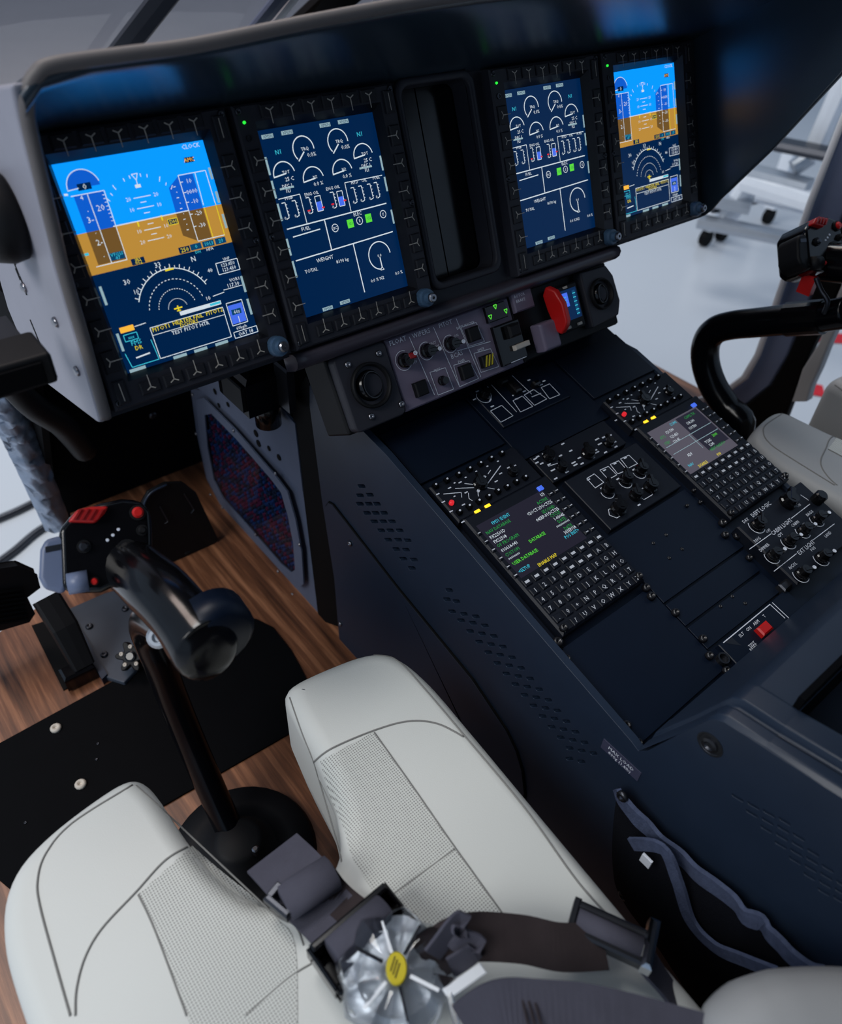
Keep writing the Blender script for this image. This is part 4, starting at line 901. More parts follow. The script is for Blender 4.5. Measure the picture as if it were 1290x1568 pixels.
part(mp, 'body', MB().box((.052, -.306, .003), (.152, .048, .012), .001), 'unit'); m = MB(); h = .0093
for x, y, a_ in ((690, 540, 0), (660, 560, 0), (655, 580, 0), (665, 600, 0), (690, 605, 0), (730, 610, 0), (800, 497, 0), (845, 537, 0), (790, 563, 0), (860, 600, 1), (870, 612, 1), (750, 640, 1), (825, 650, 0), (765, 685, 0), (905, 605, 0), (965, 575, 0), (985, 545, 1), (975, 535, 1), (985, 475, 1), (1000, 500, 1), (1020, 465, 0), (1055, 455, 0), (1080, 490, 0), (1085, 515, 0), (1030, 545, 0), (890, 575, 0)): a, b = zc(x, y); m.rect(a, min(b, -.286), .0062 if not a_ else .008, .0020, h)
m.line(zc(735, 525), zc(715, 570), .0011, h).poly([zc(725, 620), zc(770, 605), zc(805, 598)], .0009, h)
part(mp, 'lettering', m, 'print')
for x, y, r in ((715, 560, .009), (795, 630, .008), (935, 555, .010), (1045, 500, .008)): a, b = zc(x, y); rotary(mp, a, min(b, -.294), r, .010, z=.009, rot=1.2, tip=None)
ap = thing('autopilot_panel', 'black autopilot panel with four outlined windows and five knobs', 'autopilot panel', CON)
part(ap, 'body', MB().box((.067, -.381, .003), (.150, .090, .012), .001), 'unit'); m = MB()
for q in ([(930, 685), (970, 660), (1020, 705), (975, 735)], [(1000, 640), (1045, 620), (1090, 665), (1045, 690)], [(1055, 610), (1100, 590), (1145, 640), (1095, 660)], [(1110, 580), (1155, 560), (1200, 605), (1150, 630)]): m.poly([zc(*p) for p in q], .0010, h, True)
for x, y in ((1040, 760), (1135, 705), (1210, 655)): m.arc(zc(x, y), .0095, 150, 340, .0009, 14, h)
m.poly([zc(1070, 840), zc(1045, 850), zc(1050, 880), zc(1090, 895), zc(1140, 865)], .0009, h).poly([zc(1165, 757), zc(1235, 797), zc(1280, 770), zc(1262, 735)], .0009, h).line(zc(1195, 755), zc(1230, 735), .0011, h)
for x, y in ((1010, 735), (1095, 687), (1180, 637), (1115, 803), (1208, 825), (1025, 640), (1080, 605), (1135, 575), (940, 690)): m.rect(*zc(x, y), .0055, .0020, h)
part(ap, 'lettering', m, 'print')
for x, y, r in ((1040, 748, .009), (1135, 695, .009), (1215, 645, .009), (1095, 850, .011), (1265, 735, .010), (1185, 780, .009)): a, b = zc(x, y); rotary(ap, min(a, .135), b, r, .013, z=.009, rot=1.0, tip=None)
# ------------------------------------------------------------------ lighting panel
def zl(x, y): return cp(1100 + x * .1473, 730 + y * .1473, .018)
lp = thing('lighting_panel', 'dark lighting panel with seven knobs lettered CABIN LIGHT and EXT LIGHT', 'lighting panel', CON)
part(lp, 'body', MB().box((.232, -.568, .006), (.162, .104, .024), .002), 'unit'); m = MB(); h = .0183
for st, x, y, sz in (('DEFT LOGIC', 445, 340, .0058), ('CABIN LIGHT', 660, 520, .0058), ('EXT LIGHT', 915, 735, .0058), ('DAY', 285, 455, .0044), ('NVG', 405, 655, .0044), ('DIMMER', 480, 735, .0042), ('CPT', 645, 605, .0042), ('CABIN', 800, 490, .0042), ('BAGG', 950, 380, .0042), ('ON', 635, 780, .0040), ('POS', 985, 750, .0042), ('A/COL', 775, 925, .0042), ('LAND', 1140, 600, .0042), ('OFF', 940, 965, .0040), ('ON', 885, 500, .0036), ('OFF', 520, 565, .0040), ('ON', 835, 300, .004)):
    a, b = zl(x, y); m.text(st, a, b, sz, h)
for a, b in (((325, 755), (550, 595)), ((760, 435), (955, 285)), ((580, 985), (815, 800)), ((985, 660), (1210, 490)), ((860, 190), (940, 245))): m.line(zl(*a), zl(*b), .0009, h)
KN = [(400, 510, .0115), (720, 270, .016), (560, 830, .0105), (730, 680, .0105), (880, 570, .0105), (1025, 450, .0105), (860, 1020, .011), (1070, 850, .011)]
for i, (x, y, r) in enumerate(KN):
    if i != 1: m.arc(zl(x, y), r * 1.05, 130, 300, .0010, 14, h)
    if i > 1: m.line(zl(x + 5, y - 75), zl(x + 65, y - 45), .0010, h)
part(lp, 'lettering', m, 'print')
for i, (x, y, r) in enumerate(KN): a, b = zl(x, y); rotary(lp, a, b, r * .8, .015, 'black_gloss', .018, -.35 if i > 1 else .6, 'print' if i > 1 else None)
a, b = zl(1020, 250); part(lp, 'dimmer_wheel', MB(CON.inverted() @ CON @ Matrix.Translation((a, b, .018))).lathe([(.009, 0), (.009, .014), (.007, .016)], 16), 'black_gloss')
a, b = cp(1207, 893, .01); part(lp, 'mounting_foot', MB().box((a, b, .006), (.03, .012, .012), .002), 'dark_steel')
# ------------------------------------------------------------------ emergency locator panel
el = thing('locator_panel', 'narrow locator panel with a red rocker switch at the rear edge of the deck', 'switch panel', CON)
part(el, 'body', MB().box((.066, -.630, .002), (.150, .030, .010), .001), 'deck'); m = MB(); h = .0072
def ze(x, y): return cp(1060 + x * .1783, 880 + y * .1783, .007)
m.poly([ze(270, 585), ze(670, 255), ze(800, 375)], .0011, h).line(ze(690, 240), ze(840, 380), .0011, h)
for st, x, y in (('ELT', 425, 515), ('ON', 485, 465), ('ARM', 550, 412), ('T', 620, 355), ('TEST', 515, 600), ('RESET', 530, 625)): a, b = ze(x, y); m.text(st, a, b, .0040, h)
part(el, 'lettering', m, 'print'); part(el, 'bracket_mark', MB().quad([ze(275, 585), ze(430, 610), ze(400, 590), ze(340, 535)], h), 'dark_steel')
a, b = ze(605, 480); part(el, 'red_rocker', MB().box((a, b, .010), (.021, .0125, .010), .002), 'red')
a, b = ze(270, 720); part(el, 'jack', MB(Matrix.Translation((a, b, .007))).lathe([(.0075, -.006), (.0075, .002), (.0055, .002), (.005, -.003)], 16), 'dark_steel')

# ================================================================== SEATS
ZS = 0.36                                           # top of the cushion
half = [(-.335, -1.05), (-.330, -.80), (-.318, -.60), (-.306, -.44), (-.302, -.36), (-.309, -.31), (-.335, -.283), (-.385, -.271), (-.430, -.266), (-.447, -.274), (-.456, -.315), (-.466, -.38), (-.478, -.425), (-.505, -.455)]
left = [(-.545, -.462), (-.580, -.448), (-.602, -.41), (-.609, -.36), (-.612, -.30), (-.618, -.272), (-.637, -.262), (-.690, -.271), (-.733, -.290), (-.756, -.33), (-.764, -.40), (-.762, -.55), (-.752, -.80), (-.745, -1.05)]
half = [(a, b + (.012 if b > -.45 else 0)) for a, b in half]
left = [(a - (.018 if a < -.66 else 0), b + (.012 if b > -.44 else 0)) for a, b in left]
def densify(P, step=.006):
    out = []
    sp_ = spline([Vector((a, b, 0)) for a, b in P], 10); acc = 0; out.append(sp_[0])
    for a, b in zip(sp_, sp_[1:]):
        acc += (b - a).length
        if acc >= step: out.append(b); acc = 0
    return out
def inset(R, d):
    n = len(R); out = []
    for i in range(n):
        t = (R[(i + 1) % n] - R[i - 1]).normalized(); nn = Vector((-t.y, t.x, 0)); out.append(R[i] + nn * d)
    return [out[i] * .6 + (out[i - 1] + out[(i + 1) % n]) * .2 if 2 < i < n - 3 else out[i] for i in range(n)]
def cushion(poly, zt, rr, vr, skirt, k=9):
    R = densify(poly); mb = MB(); rings = [[p + Vector((0, 0, zt - vr - skirt)) for p in inset(R, .012)], [p + Vector((0, 0, zt - vr - skirt * .5)) for p in R], [p + Vector((0, 0, zt - vr)) for p in R]]
    cur = R; prev = 0
    for i in range(1, k + 1):
        a = PI / 2 * i / k; d = rr * (1 - math.cos(a)); cur = inset(cur, d - prev); prev = d
        rings.append([p + Vector((0, 0, zt - vr + vr * math.sin(a))) for p in cur])
    n = len(R)
    for r in rings: mb.v += r
    mb.f = [(j * n + i, j * n + (i + 1) % n, (j + 1) * n + (i + 1) % n, (j + 1) * n + i) for j in range(len(rings) - 1) for i in range(n)]
    me = mb.mesh('cushion'); bm = bmesh.new(); bm.from_mesh(me); bm.verts.ensure_lookup_table(); bm.edges.ensure_lookup_table()
    o = (len(rings) - 1) * n; ed = [bm.edges.get((bm.verts[o + i], bm.verts[o + (i + 1) % n])) for i in range(n)]
    bmesh.ops.triangle_fill(bm, edges=ed, use_beauty=True, use_dissolve=False)
    bmesh.ops.recalc_face_normals(bm, faces=bm.faces); bm.to_mesh(me); bm.free()
    for p in me.polygons: p.use_smooth = True
    return me
seat = thing('pilot_seat', 'cream leather pilot seat with split thigh pads around the upright control stick', 'seat', Matrix.Identity(4), 'pilot seats')
cm = cushion(half + left, ZS, .022, .026, .17)
cu = link('cushion', cm, 'leather', seat)
_bm = bmesh.new(); _bm.from_mesh(cm); BV = BVHTree.FromBMesh(_bm); _bm.free()
def hit(u, v, up=0.0, strict=False):
    r = ray(u, v).normalized(); p, nrm, i, d = BV.ray_cast(CW, r)
    if p is None:
        if strict: return None
        p = px_z(u, v, ZS - .03); nrm = Vector((0, 0, 1))
    if nrm.z < 0: nrm = -nrm
    return p + nrm * up
def za(x, y): return (400 + x * .4496, 960 + y * .4496)
def zb(x, y): return (x * .3721, 1180 + y * .3721)
def seam(f, pts, r=.0011, m='leather_seam', name='seam'):
    P = [hit(*f(*(Vector(a).to_2d())), .0002, True) for a in spline([(x, y, 0) for x, y in pts], 8)]
    P = [q for q in P if q is not None and q.z > ZS - .045]
    part(cu, name, MB().sweep(P, r, 6), m, smooth=True)
seam(za, [(250, 105), (400, 98), (470, 120), (560, 215), (700, 380), (900, 620), (1080, 870), (1200, 1000)])
seam(za, [(180, 460), (240, 415), (380, 355), (500, 322), (600, 330), (690, 375)])
seam(za, [(385, 360), (520, 550), (660, 752), (840, 1002)]); seam(za, [(660, 757), (560, 830), (425, 930)], .0009); seam(za, [(98, 240), (140, 360), (180, 460), (215, 580), (255, 690), (275, 800)], .0009)
seam(zb, [(545, 60), (300, 215), (190, 340), (155, 450), (165, 560), (230, 800), (290, 1010)]); seam(zb, [(790, 305), (680, 370), (560, 500), (420, 650), (350, 770), (315, 900), (310, 1010)])
seam(zb, [(570, 510), (640, 660), (770, 1010)]); seam(zb, [(1290, 790), (1180, 860), (1010, 1010)], .0009); seam(zb, [(560, 62), (700, 190), (840, 330), (1030, 500), (1140, 600), (1215, 640), (1250, 720)], .0009)
def insert(f, A, B, n=14):
    SA = spline([(x, y, 0) for x, y in A], 12); SB = spline([(x, y, 0) for x, y in B], 12)
    g_ = []
    for i in range(25):
        a = SA[round(i / 24 * (len(SA) - 1))]; b = SB[round(i / 24 * (len(SB) - 1))]; g_.append([hit(*f(*(a.lerp(b, j / n)).to_2d()), .0007) for j in range(n + 1)])
    part(cu, 'perforated_panel', MB().grid(g_), 'perf', smooth=True)
insert(za, [(203, 456), (236, 575), (284, 688), (318, 800), (420, 950), (560, 1100)], [(382, 360), (450, 455), (520, 552), (590, 652), (660, 755), (840, 1004)])
insert(zb, [(572, 508), (605, 585), (640, 660), (700, 810), (770, 1010), (800, 1080)], [(792, 310), (900, 405), (1030, 510), (1140, 612), (1215, 720), (1225, 1080)])
part(seat, 'seat_base', MB().box((-.535, -.78, .085), (.34, .56, .14)), 'black', bevel=.01)
bk = [(-.345, -.80), (-.300, -.775), (-.235, -.79), (-.205, -.83), (-.205, -.98), (-.345, -.98)]
# backrest bolster of the seat, close by the rear bin
bo = MB(); Pb = []
Pb = [px_z(u, v, .44) for u, v in ((1098, 1620), (1118, 1602), (1155, 1588), (1215, 1578), (1290, 1575), (1370, 1580))]
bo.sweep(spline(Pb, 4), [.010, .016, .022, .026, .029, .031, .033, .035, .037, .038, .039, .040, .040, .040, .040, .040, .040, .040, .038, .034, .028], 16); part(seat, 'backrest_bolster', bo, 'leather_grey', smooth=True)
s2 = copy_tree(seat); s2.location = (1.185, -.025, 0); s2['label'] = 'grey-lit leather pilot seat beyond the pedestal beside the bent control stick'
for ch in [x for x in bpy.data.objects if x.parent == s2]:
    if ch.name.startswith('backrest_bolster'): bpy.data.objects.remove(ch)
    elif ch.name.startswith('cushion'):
        ch.material_slots[0].link = 'OBJECT'; ch.material_slots[0].material = MATS['leather_grey']  # same leather, greyed: the duller light on the far seat is in its colour

# ------------------------------------------------------------------ harness
def ribbon(pts, wdir, wd, th=.0022, m='webbing', parent=None, name='webbing', n=8):
    """flat strap along pts; wdir: width vector (one, or a list)"""
    S = spline(pts, n); k = len(S); mb = MB()
    WD = [Vector(wdir[0]).lerp(Vector(wdir[-1]), i / (k - 1)).normalized() for i in range(k)] if isinstance(wdir, list) else [Vector(wdir).normalized()] * k
    for i in range(k):
        t = (S[min(i + 1, k - 1)] - S[max(i - 1, 0)]).normalized(); w_ = (WD[i] - t * WD[i].dot(t)).normalized() * wd / 2; nn = t.cross(w_).normalized() * th / 2
        mb.v += [S[i] - w_ - nn, S[i] + w_ - nn, S[i] + w_ + nn, S[i] - w_ + nn]
    mb.f = [(i * 4 + j, i * 4 + (j + 1) % 4, i * 4 + 4 + (j + 1) % 4, i * 4 + 4 + j) for i in range(k - 1) for j in range(4)] + [(3, 2, 1, 0), tuple((k - 1) * 4 + j for j in range(4))]
    return part(parent, name, mb, m, smooth=False)
hz = ZS + .012
hb = thing('seat_harness', 'grey webbing seat harness with clear rotary buckle lying across the cream seat', 'harness')
W1 = px_z(470, 1300, hz + .01) - px_z(395, 1345, hz + .01)
ribbon([px_z(418, 1306, ZS + .010), px_z(440, 1328, ZS + .018), px_z(466, 1356, ZS + .022)], W1, .056, .003, parent=hb, name='strap_end')
for t in (.12, .3):
    a, b = px_z(392 + 60 * t, 1336 + 60 * t, ZS + .017), px_z(462 + 60 * t, 1294 + 60 * t, ZS + .017); part(hb, 'stitch_row', MB().sweep([a.lerp(b, .06), a.lerp(b, .94)], .0009, 6), 'webbing_brown')
a, b = px_z(434, 1384, ZS + .028), px_z(512, 1334, ZS + .028)
part(hb, 'strap_fold', MB().sweep([a.lerp(b, t) for t in (0, .03, .5, .97, 1)], [.010, .0135, .0138, .0135, .010], 16, flat=(1.25, .85)), 'webbing', smooth=True)
a, b = px_z(416, 1376, ZS + .03), px_z(442, 1398, ZS + .03)
part(hb, 'adjuster', MB(frame(px_z(428, 1386, ZS + .030), (b - a), Vector((0, 0, 1)).cross(b - a))).box((0, -.002, 0), (.028, .007, .010), .002).box((-.011, .006, 0), (.006, .014, .010), .001).box((.011, .006, 0), (.006, .014, .010), .001), 'dark_steel')
ribbon([px_z(470, 1368, ZS + .014), px_z(500, 1398, ZS + .012), px_z(540, 1440, ZS + .020)], W1, .052, .003, parent=hb, name='webbing')
ribbon([px_z(492, 1346, ZS + .032), px_z(512, 1372, ZS + .012), px_z(545, 1400, ZS + .016), px_z(580, 1430, ZS + .02)], W1, .030, .003, parent=hb, name='webbing', m='webbing_brown')
a, b = px_z(512, 1466, ZS + .045), px_z(594, 1394, ZS + .045)
ax_ = (b - a).normalized(); ay_ = Vector((0, 0, 1)).cross(ax_).normalized()
part(hb, 'roller', MB().sweep([a.lerp(b, t) for t in (0, .02, .5, .98, 1)], [.012, .0155, .0158, .0155, .012], 20), 'webbing', smooth=True)
Fb = frame(a.lerp(b, .5) + Vector((0, 0, -.008)), ax_, ay_)
part(hb, 'roller_frame', MB(Fb).box((0, .0165, .002), (.078, .007, .020), .002).box((-.040, 0, -.002), (.004, .040, .020), .002).box((.040, 0, -.002), (.004, .040, .020), .002).box((0, -.019, -.006), (.078, .009, .012), .002).box((0, -.002, -.016), (.08, .042, .006)), 'black_gloss')
# rotary buckle
Cb = px_z(607, 1489, ZS + .055); nb = ((CW - Cb).normalized() * .35 + Vector((0, 0, .65))).normalized(); ex = Vector((1, 0, 0)); ex = (ex - nb * ex.dot(nb)).normalized(); Fk = frame(Cb, ex, nb.cross(ex))
hub = part(hb, 'rotary_buckle', MB(Fk).lathe([(.036, -.030), (.040, -.018), (.040, -.008), (.030, -.004), (.012, -.003)], 24), 'alu', smooth=False)
dm = MB(Fk); prof_ = [(.043, -.010), (.046, -.002), (.042, .007), (.029, .012), (.015, .011)]
seg = 32; vs = []
for r, z in prof_:
    for i in range(seg):
        w_ = math.cos(8 * 2 * PI * i / seg); k = 1 + .07 * w_ * (1 if r > .02 else .2); vs.append((r * k * math.cos(2 * PI * i / seg), r * k * math.sin(2 * PI * i / seg), z + .0035 * w_ * (1 if .02 < r < .043 else .2)))
dm.add(vs, [(q * seg + i, q * seg + (i + 1) % seg, (q + 1) * seg + (i + 1) % seg, (q + 1) * seg + i) for q in range(4) for i in range(seg)] + [tuple(4 * seg + i for i in range(seg))])
part(hub, 'clear_knob', dm, 'acrylic', smooth=False)
for i, a_ in enumerate((.35, 1.25, 2.05, 3.3, 4.3, 5.2)):
    k = (.035, .022, .04)[i % 3]; part(hub, 'glint_streak', MB(Fk).add([(.012 * math.cos(a_ + .12), .012 * math.sin(a_ + .12), .0122), (.012 * math.cos(a_ - .12), .012 * math.sin(a_ - .12), .0122), (.036 * math.cos(a_ - k), .036 * math.sin(a_ - k), .0128), (.036 * math.cos(a_ + k), .036 * math.sin(a_ + k), .0128)], [(0, 1, 2, 3)]), 'white_paint' if i % 2 else 'chrome')  # bright slivers painted as specular glints on the clear knob
part(hub, 'yellow_badge', MB(Fk).lathe([(.0115, .010), (.0115, .0150), (.0105, .0158)], 20, Matrix.Scale(.72, 4, (0.8, -.6, 0))), 'yellow')
for i in range(3): part(hub, 'badge_mark', MB(Fk).line((-.005, -.005 + i * .003), (.004, .001 + i * .003), .0011, .0160), 'black')
# right lap belt, its adjuster, and the loose strap
ribbon([px_z(655, 1478, ZS + .05), px_z(690, 1445, ZS + .06), px_z(730, 1434, ZS + .06), px_z(800, 1438, ZS + .05), px_z(860, 1450, ZS + .045), px_z(925, 1448, ZS + .038)], [Vector((.3, .5, .3)), Vector((.35, .75, .15))], .036, .003, m='webbing_brown', parent=hb, name='lap_belt')
ribbon([px_z(662, 1462, ZS + .068), px_z(690, 1426, ZS + .078), px_z(706, 1412, ZS + .082), px_z(700, 1436, ZS + .074), px_z(730, 1452, ZS + .066), px_z(690, 1482, ZS + .06)], Vector((.5, .3, .8)), .020, .003, m='webbing', parent=hb, name='strap_loop')
a, b = px_z(898, 1412, ZS + .038), px_z(968, 1444, ZS + .038); ax_ = (b - a).normalized(); ay_ = Vector((0, 0, 1)).cross(ax_).normalized(); Fb = frame(a.lerp(b, .5), ax_, ay_)
part(hb, 'belt_adjuster', MB(Fb).box((0, .010, 0), (.062, .008, .014), .003).box((0, -.012, 0), (.062, .007, .012), .002).box((-.031, 0, 0), (.006, .03, .014), .002), 'dark_steel')
part(hb, 'adjuster_roller', MB(Fb).sweep([(-.028, -.002, .002), (.028, -.002, .002)], .0095, 14), 'webbing', smooth=True)
part(hb, 'adjuster_end', MB(Fb).box((.034, .004, .001), (.009, .042, .016), .003), 'chrome')
ribbon([px_z(980, 1458, ZS + .025), px_z(1010, 1495, ZS + .012), px_z(1045, 1545, ZS - .01)], Vector((.3, .6, .1)), .030, .003, m='webbing', parent=hb, name='webbing')
part(hb, 'belt_tongue', MB(frame(px_z(712, 1502, ZS + .060), (px_z(745, 1480, ZS + .060) - px_z(705, 1508, ZS + .060)), Vector((0, 1, .2)))).box((0, 0, 0), (.036, .009, .004), .001), 'white_paint')
part(hb, 'belt_tongue', MB(frame(px_z(694, 1545, ZS + .060), (px_z(700, 1565, ZS + .060) - px_z(690, 1525, ZS + .060)), Vector((1, .2, .2)))).box((0, 0, 0), (.03, .006, .004), .001), 'chrome')
sh = thing('shoulder_strap', 'loose blue-grey shoulder strap lying in front of the rotary buckle', 'strap')
ribbon([px_z(720, 1585, ZS + .085), px_z(765, 1556, ZS + .095), px_z(830, 1556, ZS + .095), px_z(920, 1566, ZS + .092), px_z(1060, 1602, ZS + .085), px_z(1230, 1655, ZS + .08)], [Vector((-.3, .8, .25)), Vector((.1, .9, .1))], .046, .003, m='webbing', parent=sh, name='webbing')
for k in range(3): part(sh, 'stitch_row', MB().sweep([px_z(800 + k * 10, 1530 + k * 3, ZS + .0995), px_z(812 + k * 10, 1580, ZS + .0995)], .0009, 6), 'webbing_brown')

# ================================================================== CONTROL STICKS
SX = -.53
def grip(parent, off, plate='pillar_paint'):
    """pistol grip, modelled where the near stick carries it and moved by off"""
    T_ = Matrix.Translation(off)
    g_ = [px_x(u, v, x) for u, v, x in ((326, 1003, -.5335), (316, 992, -.5340), (298, 968, -.5350), (274, 938, -.5370), (250, 912, -.5390), (228, 892, -.5410), (208, 874, -.5425), (190, 858, -.5440))]
    sp_ = spline(g_, 4); n = len(sp_)
    rr = [.016, .0235, .0275, .0300, .0310, .0312, .0310, .0306, .0300, .0294, .0288, .0284, .0282, .0282, .0284, .0286, .0288, .0290, .0290, .0288, .0286, .0284, .0282, .028, .028, .028, .028, .028, .027]
    b = part(parent, 'grip', MB(T_).sweep(sp_, rr[:n], 22, flat=(1.0, 1.08)), 'black_gloss', smooth=True)
    part(parent, 'grip_sleeve', MB(T_).sweep([px_x(318, 950, -.5190), px_x(338, 975, -.5190), px_x(343, 981, -.5190)], [.036, .034, .026], 20), 'deck', smooth=True)
    for u, v, r, m in ((243, 975, .0105, 'alu'), (226, 926, .0100, 'black_gloss')):
        q = px_x(u, v, -.5535)
        Fg = T_ @ frame(q, RW[0], -RW[1])
        part(parent, 'clamp_screw', MB(Fg).lathe([(r * 1.15, -.022), (r * 1.1, .002), (r * .8, .005), (r * .5, .005), (r * .4, .001), (r * .06, .001)], 18), m, smooth=False)
    q = px_x(152, 842, -.5635)
    exh = (RW[0] * .985 + RW[1] * -.17).normalized(); ezh = (-ray(152, 842).normalized() * .9 + Vector((0, -.25, .25))).normalized(); exh = (exh - ezh * exh.dot(ezh)).normalized(); FH = T_ @ frame(q, exh, ezh.cross(exh))
    pxm = (q - CW).length / FPX
    def hr(u, v):
        a, b_ = (u - 152) * pxm, -(v - 842) * pxm; return (a * math.cos(.17) + b_ * math.sin(.17), -a * math.sin(.17) + b_ * math.cos(.17))
    hd_ = part(parent, 'grip_head', MB(FH).prism([hr(*p) for p in ((100, 815), (118, 792), (150, 778), (180, 770), (205, 772), (219, 788), (221, 815), (222, 850), (205, 875), (180, 890), (155, 902), (120, 902), (104, 895))], -.045, .012), 'black_gloss', bevel=.006, seg=3)
    part(hd_, 'side_plate', MB(FH).prism([hr(*p) for p in ((78, 842), (84, 828), (104, 822), (116, 828), (113, 890), (108, 903), (84, 895), (77, 880))], -.030, .010), plate, bevel=.005, seg=3)
    part(hd_, 'plate_slot', MB(FH).prism([hr(*p) for p in ((84, 838), (103, 834), (103, 842), (85, 846))], .010, .0106), 'dark_steel')
    part(hd_, 'red_switch', MB(FH).prism([hr(*p) for p in ((111, 805), (122, 788), (140, 783), (163, 782), (158, 792), (146, 806))], .0, .020), 'red', bevel=.003)
    for i in range(4): part(hd_, 'switch_ridge', MB(FH).prism([hr(*p) for p in ((118 + i * 9, 802), (126 + i * 9, 787), (129 + i * 9, 787), (121 + i * 9, 802))], .019, .0225), 'red_dark')
    for u, v, r, m in ((201, 790, 8.5, 'red'), (146, 886, 5.0, 'red'), (207, 815, 6, 'black'), (132, 838, 7, 'dark_steel'), (188, 842, 11, 'black')):
        a, b_ = hr(u, v); k = part(hd_, 'button_collar', MB(FH @ Matrix.Translation((a, b_, .010))).lathe([(r * pxm * 1.35, 0), (r * pxm * 1.3, .005), (r * pxm * 1.05, .005)], 16), 'black')
        part(k, 'push_button', MB(FH @ Matrix.Translation((a, b_, .012))).lathe([(r * pxm, 0), (r * pxm * .92, .005), (r * pxm * .6, .007)], 16), m, smooth=False)
    a, b_ = hr(130, 886); part(hd_, 'barrel', MB(FH).sweep([(a - .012, b_, .010), (a + .006, b_, .012)], .0105, 16), plate, smooth=True)
    for u, v in ((176, 814), (169, 822), (162, 829)): a, b_ = hr(u, v); part(hd_, 'white_dot', MB(FH @ Matrix.Translation((a, b_, .012))).lathe([(.0017, 0), (.0013, .001)], 10), 'print')
    for u, v in ((196, 876), (186, 882), (205, 868)): a, b_ = hr(u, v); part(hd_, 'grip_rib', MB(FH).box((a, b_, .010), (.016, .004, .006), .001), 'black')
    return q
cs = thing('control_stick', 'glossy black control stick with red-buttoned grip standing between the cream thigh pads', 'control stick', Matrix.Identity(4), 'control sticks')
tp = [Vector((SX, -.224, .015))] + [px_x(u, v, x) for u, v, x in ((330, 1222, -.530), (290, 1130, -.530), (262, 1062, -.531), (240, 1004, -.533), (225, 966, -.535), (226, 950, -.537), (240, 952, -.538), (262, 965, -.538))]
part(cs, 'tube', MB().sweep(spline(tp, 8), .0195, 20), 'stick_black', smooth=True)
part(cs, 'base_cup', MB(Matrix.Translation((SX, -.235, 0))).lathe([(.105, .001), (.100, .012), (.070, .020), (.05, .022), (.034, .05), (.026, .055)], 36), 'black', smooth=True)
part(cs, 'base_screw', MB(Matrix.Translation(px_x(375, 1310, SX) + Vector((.01, -.02, .04)))).lathe([(.005, -.01), (.005, .002), (.003, .004)], 12), 'steel')
head0 = grip(cs, Vector((0, 0, 0)))
c2 = thing('control_stick', 'black control stick with bent tube beyond the pedestal in front of the door post', 'control stick', Matrix.Identity(4), 'control sticks')
RX = .56
rp = [px_x(u, v, RX) for u, v in ((1135, 655), (1112, 622), (1092, 590), (1081, 556), (1082, 525), (1096, 506), (1122, 498), (1160, 494), (1200, 490), (1250, 486), (1300, 478))]
rp = [Vector((RX, -.165, .02)), Vector((RX, -.20, .16))] + rp
part(c2, 'tube', MB().sweep(spline(rp, 6), .0255, 20), 'stick_black', smooth=True)
part(c2, 'tube_collar', MB().sweep([px_x(1207, 489, RX), px_x(1262, 485, RX)], .0285, 20), 'black_gloss')
part(c2, 'base_cup', MB(Matrix.Translation((RX, rp[0].y, 0))).lathe([(.095, .001), (.09, .012), (.05, .022), (.034, .05)], 30), 'black', smooth=True)
part(c2, 'cable', MB().sweep(spline([px_x(u, v, RX - .03) for u, v in ((1250, 425), (1258, 445), (1268, 462), (1262, 480))], 5), .004, 8), 'dark_steel', smooth=True)
q = px_x(1238, 435, RX - .02); part(c2, 'trigger', MB(Matrix.Translation(q)).box((0, 0, 0), (.014, .022, .030), .003), 'red')
grip(c2, px_x(1250, 380, RX) - head0, 'black')

# ================================================================== FLOOR FITTINGS AND FOOTWELL
fpx = [(-80, 1180), (0, 1137), (225, 1014), (345, 953), (368, 946), (392, 947), (418, 960), (446, 995), (470, 1040), (470, 1075), (452, 1118), (300, 1205), (200, 1262), (60, 1362), (20, 1365), (-10, 1340), (-80, 1300)]
fp_ = thing('floor_plate', 'black floor plate with silver screws in front of the cream seat', 'floor plate')
part(fp_, 'plate', MB().prism([px_z(u, v, .004).to_2d() for u, v in fpx], .0, .004), 'black_matte', bevel=.001)
for u, v in ((86, 1116), (124, 1202), (377, 962)): screw(fp_, px_z(u, v, .004), .0085, 'mark')
for u, v in ((150, 1139), (148, 1163), (39, 1260)): screw(fp_, px_z(u, v, .004), .0022, 'dark_steel')
gc_ = thing('pedal_cover', 'grey floor cover plate with dark screws beside the pedal slot', 'cover plate')
part(gc_, 'plate', MB().prism([px_z(u, v, .012).to_2d() for u, v in ((98, 935), (160, 908), (222, 890), (232, 1000), (190, 1045), (158, 1035))], .0, .012), 'floor_grey', bevel=.002)
part(gc_, 'edge', MB().prism([px_z(u, v, .016).to_2d() for u, v in ((98, 935), (106, 932), (164, 1032), (156, 1040))], .0, .016), 'ped')
for u, v in ((137, 960), (160, 1003), (192, 933)): screw(gc_, px_z(u, v, .012), .0065, 'dark_steel')
sk = thing('star_knob', 'black star-shaped adjuster knob at the edge of the grey cover plate', 'knob', Matrix.Translation(px_z(203, 1005, .045)))
nbk = (CW - px_z(203, 1005, .045)).normalized(); Fs = frame((0, 0, 0), RW[0], nbk.cross(RW[0]))
sp5 = []
for i in range(36): a_ = 2 * PI * i / 36; r = .021 + .007 * math.cos(6 * a_) ; sp5.append((r * math.cos(a_), r * math.sin(a_)))
part(sk, 'star', MB(Fs).prism(sp5, -.008, .008), 'black', bevel=.002); part(sk, 'hub', MB(Fs).lathe([(.009, .008), (.009, .012), (.006, .013)], 16), 'black_gloss'); part(sk, 'shaft', MB().sweep([(0, 0, 0), (0.0, .005, -.044)], .006, 10), 'dark_steel')
